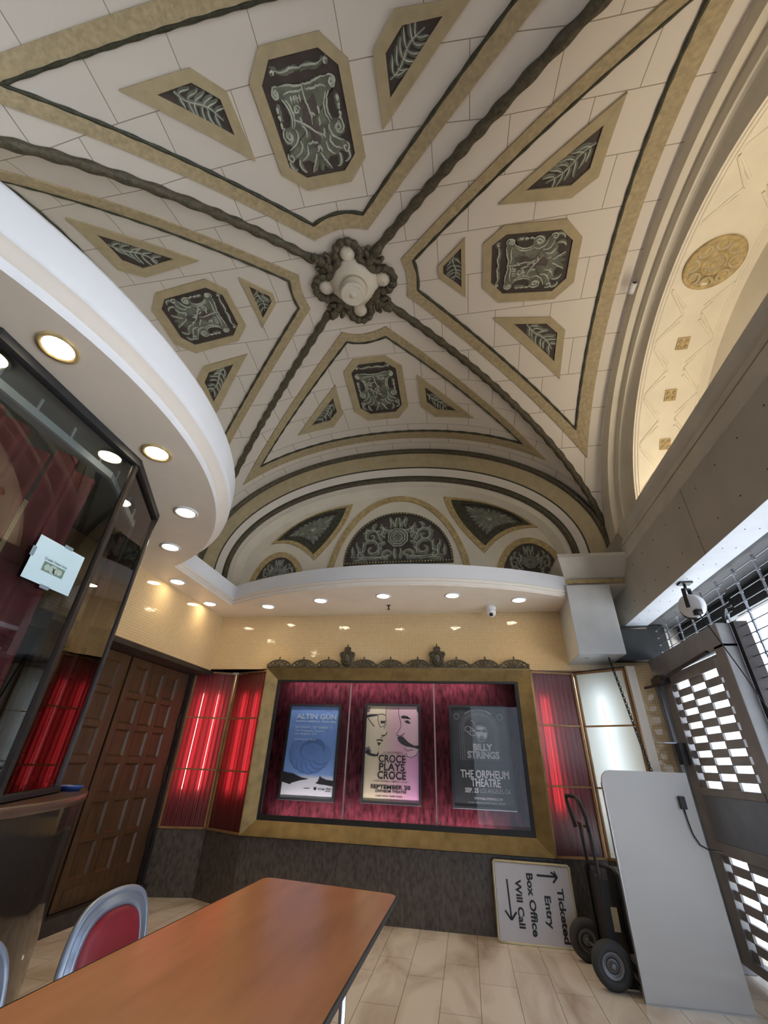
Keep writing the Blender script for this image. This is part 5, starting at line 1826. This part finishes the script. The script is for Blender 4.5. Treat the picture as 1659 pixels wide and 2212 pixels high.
# ================================================================== TABLE AND CHAIRS
tb = thing('folding_table', 'long lacquered brown folding table in the middle of the floor', 'table', (-.79, 1.72, 0))
c4 = [(-1.163, 2.955), (-.392, 2.835), (-.412, .52), (-1.262, .52)]
def rounded(pts, r, n=6):
    out = []
    N = len(pts)
    for i in range(N):
        p, a, b = V(*pts[i], 0), V(*pts[i - 1], 0), V(*pts[(i + 1) % N], 0)
        u, w = (a - p).normalized(), (b - p).normalized()
        s, e = p + u * r, p + w * r
        for j in range(n + 1):
            t_ = j / n
            q = s * (1 - t_) ** 2 + p * 2 * t_ * (1 - t_) + e * t_ * t_
            out.append((q.x, q.y))
    return out
tp = rounded(c4, .06)
MB().use(M_table).prism([V(x, y, .742) for x, y in tp], (0, 0, .018)).build('tabletop', tb, bevel=.002)
mb = MB().use(M_black)
cxm = sum(p[0] for p in tp) / len(tp)
cym = sum(p[1] for p in tp) / len(tp)
po = []
for i, p in enumerate(tp):
    a, b = V(*tp[i - 1], 0), V(*tp[(i + 1) % len(tp)], 0)
    d = (b - a).normalized()
    n_ = V(d.y, -d.x, 0)
    if n_.dot(V(p[0] - cxm, p[1] - cym, 0)) < 0:
        n_ = -n_
    po.append(V(p[0], p[1], 0) + n_ * .005)
mb.grid([[V(p[0], p[1], .740) for p in tp], [V(p.x, p.y, .740) for p in po], [V(p.x, p.y, .7595) for p in po], [V(p[0], p[1], .7605) for p in tp]], True)
mb.build('edge_banding', tb)
mb = MB().use(mat('dark_ply_underside', (.10, .05, .025), .6, var=.2))
mb.box((-1.15, .65, .70), (-1.12, 2.80, .742)).box((-.47, .65, .70), (-.44, 2.75, .742))
mb.build('apron', tb)
for (lx, ly) in ((-.562, 2.46), (-1.06, 2.50), (-.56, .95), (-1.08, .95)):
    MB().use(M_chrome, True).tube([(lx, ly, .735), (lx, ly, .0)], .0145, 12).build('leg', tb)
mb = MB().use(M_chrome, True)
mb.tube([(-.562, 2.46, .16), (-1.06, 2.50, .16)], .011, 8); mb.tube([(-.56, .95, .16), (-1.08, .95, .16)], .011, 8)
mb.build('leg_brace', tb)

def chair(yc, label):
    t = thing('folding_chair', label, 'chair', (-1.36, yc, 0), 'red folding chairs along the table')
    xb = -1.50
    hw = .243
    # back frame: wide flattened hoop
    def bp(y, z):
        return V(xb - .10 * (z - .45), yc + y, z)
    hoop = [(-hw, .40), (-hw - .0, .56), (-hw + .012, .68), (-hw + .05, .765), (-hw + .115, .805), (0, .820), (hw - .115, .805), (hw - .05, .765), (hw - .012, .68), (hw, .56), (hw, .40)]
    def smooth(pts, it=2):
        for _ in range(it):
            o = [pts[0]]
            for a, b in zip(pts, pts[1:]):
                o += [(a[0] * .75 + b[0] * .25, a[1] * .75 + b[1] * .25), (a[0] * .25 + b[0] * .75, a[1] * .25 + b[1] * .75)]
            pts = o + [pts[-1]]
        return pts
    hp = smooth(hoop)
    MB().use(M_chairm, True).tube([bp(*p) for p in hp], .015, 8).build('back_frame', t)
    inn = smooth([(-hw + .055, .50), (-hw + .058, .62), (-hw + .085, .715), (-hw + .15, .758), (0, .768), (hw - .15, .758), (hw - .085, .715), (hw - .058, .62), (hw - .055, .50)])
    out = [(a * (hw - .006) / hw, b - .008) for a, b in smooth([(-hw, .47)] + hoop[1:-1] + [(hw, .47)])]
    mb = MB().use(M_chairm, True)
    n = 60
    def res(pts):
        L = [0]
        for a, b in zip(pts, pts[1:]):
            L.append(L[-1] + math.hypot(a[0] - b[0], a[1] - b[1]))
        o = []
        for i in range(n + 1):
            s = L[-1] * i / n
            j = max(q for q in range(len(L)) if L[q] <= s + 1e-9)
            j = min(j, len(pts) - 2)
            f = (s - L[j]) / max(1e-9, L[j + 1] - L[j])
            o.append((pts[j][0] + (pts[j + 1][0] - pts[j][0]) * f, pts[j][1] + (pts[j + 1][1] - pts[j][1]) * f))
        return o
    O, I = res(out), res(inn)
    M1 = [((a[0] + b[0]) / 2, (a[1] + b[1]) / 2) for a, b in zip(O, I)]
    nx = V(1, 0, .1)
    mb.grid([[bp(*p) for p in O], [bp(*p) + nx * .012 for p in O], [bp(*p) + nx * .006 for p in M1], [bp(*p) + nx * .016 for p in M1], [bp(*p) + nx * .014 for p in I], [bp(*p) for p in I]])
    mb.build('back_panel', t)
    mb = MB().use(M_vinyl, True)
    pad = I + [(hw - .055, .47), (-hw + .055, .47)]
    cxp, czp = 0, .62
    rows = []
    for f, o in ((1, .006), (.97, .022), (.85, .030), (.4, .033), (.01, .033)):
        rows.append([bp(cxp + (p[0] - cxp) * f, czp + (p[1] - czp) * f) + nx * o for p in pad])
    mb.grid(rows, True)
    rows = [[q - nx * (.02 + .0) for q in rows[0]], [bp(cxp + (p[0] - cxp) * .01, czp + (p[1] - czp) * .01) - nx * .02 for p in pad]]
    mb.grid(rows, True)
    mb.build('back_pad', t)
    MB().use(M_vinyl).box((xb + .03, yc - .21, .43), (xb + .40, yc + .21, .47)).build('seat', t, bevel=.015)
    for s in (-1, 1):
        MB().use(M_chairm, True).tube([bp(s * hw, .42), V(xb + .20, yc + s * hw, .22), V(xb + .40, yc + s * hw, .011)], .011, 8).build('leg', t)
        MB().use(M_chairm, True).tube([V(xb + .36, yc + s * (hw - .025), .43), V(xb + .15, yc + s * (hw - .025), .22), V(xb - .06, yc + s * (hw - .025), .011)], .011, 8).build('leg', t)
    return t
chair(2.20, 'red padded folding chair with blue-grey steel back between table and booth')
chair(1.49, 'blue-grey folding chair cut off by the photo edge beside the table')

# ================================================================== TICKET BOOTH
bt = thing('ticket_booth', 'glazed ticket booth with bronze posts on a round polished stone base', 'ticket booth', (CX, CY, 0))
PB = [(-2.62, .10), (-2.065, .93), (-2.075, 1.93), (-2.42, 2.62), (-3.02, 3.22), (-3.7, 3.45)]
ZB0, ZB1 = 1.125, 3.035
def ring(r, z, n=120):
    return [V(CX + r * cos(2 * pi * i / n), CY + r * sin(2 * pi * i / n), z) for i in range(n)]
mb = MB().use(M_granb, True)
mb.grid([ring(2.035, .02), ring(2.035, 1.075)], True)
mb.build('stone_base', bt)
MB().use(M_kick, True).grid([ring(2.02, 0.0), ring(2.02, .02)], True).build('plinth', bt)
mb = MB().use(M_counter, True)
mb.grid([ring(2.035, 1.075), ring(2.045, 1.078), ring(2.045, 1.112), ring(2.035, 1.118)], True)
mb.use(M_counter)
mb.grid([ring(2.035, 1.118), ring(1.5, 1.118)], True)
mb.build('counter', bt)
for i in range(len(PB) - 1):
    p, q = V(*PB[i], 0), V(*PB[i + 1], 0)
    mb = MB().use(G_booth)
    mb.add([p + V(0, 0, ZB0), q + V(0, 0, ZB0), q + V(0, 0, ZB1), p + V(0, 0, ZB1)], [(0, 1, 2, 3)])
    mb.build('glass_pane', bt, recalc=False)
for zz, w, h, nm in ((ZB1 - .025, .05, .05, 'top_rail'), (ZB0 + .012, .04, .025, 'bottom_rail')):
    mb = MB().use(M_black)
    for i in range(len(PB) - 1):
        p, q = V(*PB[i], 0), V(*PB[i + 1], 0)
        d = (q - p).normalized()
        n_ = V(d.y, -d.x, 0)
        mb.obox((p + q) / 2 + V(0, 0, zz), d * ((q - p).length / 2 + .012), n_ * w / 2, V(0, 0, h / 2))
    mb.build(nm, bt)
mb = MB().use(M_dkmetal)
for i in range(1, 5):
    p = V(*PB[i], 0)
    dd = (p - V(CX, CY, 0)).normalized()
    w = .016 if i != 3 else .006
    mb = MB().use(M_dkmetal)
    mb.obox(p + V(0, 0, (ZB0 + ZB1) / 2), dd * .014, V(-dd.y, dd.x, 0) * w, V(0, 0, (ZB1 - ZB0) / 2))
    mb.build('post', bt)
# dark interior and pale curtain track
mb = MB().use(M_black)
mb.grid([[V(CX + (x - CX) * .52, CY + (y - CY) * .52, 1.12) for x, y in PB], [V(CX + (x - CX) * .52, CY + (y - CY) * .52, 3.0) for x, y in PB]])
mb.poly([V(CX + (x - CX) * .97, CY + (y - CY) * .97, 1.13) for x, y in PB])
mb.use(mat('booth_ceiling', (.20, .21, .20), .6, var=.1))
mb.poly([V(CX + (x - CX) * .985, CY + (y - CY) * .985, 3.02) for x, y in PB])
mb.build('interior_lining', bt, recalc=False)
mb = MB().use(mat('pale_track', (.34, .37, .38), .4, .3, var=.1))
for i in range(len(PB) - 1):
    p, q = V(CX + (PB[i][0] - CX) * .93, CY + (PB[i][1] - CY) * .93, 2.90), V(CX + (PB[i + 1][0] - CX) * .93, CY + (PB[i + 1][1] - CY) * .93, 2.90)
    mb.bar(p, q, .02, .045)
    for j in range(4):
        c = p.lerp(q, (j + .5) / 4)
        mb.bar(c, c + V(0, 0, .10), .015, .012, (1, 0, 0))
mb.build('curtain_track', bt)
def booth_curtain(i, f0, f1, label, sag=.0):
    p, q = V(CX + (PB[i][0] - CX) * .90, CY + (PB[i][1] - CY) * .90, 0), V(CX + (PB[i + 1][0] - CX) * .90, CY + (PB[i + 1][1] - CY) * .90, 0)
    d = (q - p).normalized()
    n_ = V(d.y, -d.x, 0)
    rows = []
    nn = 70
    for r_ in range(7):
        z = 2.90 - (2.90 - 1.15) * r_ / 6
        row = []
        for j in range(nn + 1):
            f = f0 + (f1 - f0) * j / nn
            L = (q - p).length
            row.append(p.lerp(q, f) + n_ * (.035 * sin(f * L * 2 * pi / .16 + .5 * sin(r_)) ) + V(0, 0, z - (sag * (.25 + .6 * ((f - f0) / (f1 - f0)) ** 2 + .25 * abs(sin(9 * f))) if r_ == 0 else 0)))
        rows.append(row)
    o = MB().use(M_curt, True).grid(rows).build('curtain', recalc=False)
    tag(o, label, 'curtain', 'crimson curtains hanging inside the booth')
booth_curtain(1, .0, .585, 'crimson curtain inside the booth behind the taped paper notice', .12)
booth_curtain(1, .66, .99, 'narrow crimson curtain inside the booth next to the bronze corner post', .10)
booth_curtain(0, .2, .98, 'crimson curtain inside the booth at the photo edge', .1)
booth_curtain(3, .1, .9, 'crimson curtain seen through the booth end pane', .08)
# taped notice
t = thing('paper_notice', 'pale blue paper notice reading Credit/ Debit Only taped to the booth glass', 'notice', (-2.068, 1.70, 2.045))
nm_ = flat((-2.0585, 1.556, 2.046), (-.01, 1, 0), (0, 0, 1), (1, .01, 0))
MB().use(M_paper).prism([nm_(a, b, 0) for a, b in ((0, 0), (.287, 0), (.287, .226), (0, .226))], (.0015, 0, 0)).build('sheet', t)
mb = MB().use(M_ink)
text(mb, nm_, 'Credit/ Debit Only', .142, .122, .140, .0125, 'C', .0022, .012)
mb.build('lettering', t, recalc=False)
mb = MB().use(mat('banknote_green', (.13, .20, .16), .6, var=.35, vscale=160))
mb.poly([nm_(a, b, .002) for a, b in ((.078, .066), (.208, .066), (.208, .115), (.078, .115))])
mb.use(mat('banknote_pale', (.34, .43, .40), .6, var=.2, vscale=120))
mb.poly([nm_(.143 + .028 * cos(a), .09 + .021 * sin(a), .0024) for a in [2 * pi * i / 20 for i in range(20)]])
mb.poly([nm_(.105 + .016 * cos(a), .09 + .016 * sin(a), .0024) for a in [2 * pi * i / 16 for i in range(16)]])
mb.poly([nm_(.181 + .016 * cos(a), .09 + .016 * sin(a), .0024) for a in [2 * pi * i / 16 for i in range(16)]])
mb.use(M_ink)
mb.poly([nm_(a, b, .0027) for a, b in ((.143, .074), (.158, .072), (.150, .09), (.160, .105), (.146, .094), (.136, .104), (.141, .088))])
mb.build('banknote_picture', t, recalc=False)
for a, b in ((.145, .222), (-.012, .11), (.11, -.014)):
    mb = MB().use(mat('clear_tape', (.20, .25, .30), .2, var=.1))
    mb.poly([nm_(a + dx, b + dz, .0024) for dx, dz in ((0, 0), (.055 if b > .2 or b < 0 else .022, 0), (.055 if b > .2 or b < 0 else .022, .018 if b > .2 or b < 0 else .05), (0, .018 if b > .2 or b < 0 else .05))])
    mb.build('tape', t, recalc=False)
# blue dish on the counter
t = MB().use(mat('blue_plastic', (.04, .09, .32), .35, var=.1), True)
t.lathe([(.0, .0), (.055, .0), (.070, .022), (.074, .024), (.073, .028), (.067, .026), (.053, .005), (0, .005)], (-2.49, 2.80, 1.1185), n=36)
tag(t.build('tray'), 'blue plastic dish on the far end of the booth counter', 'dish')
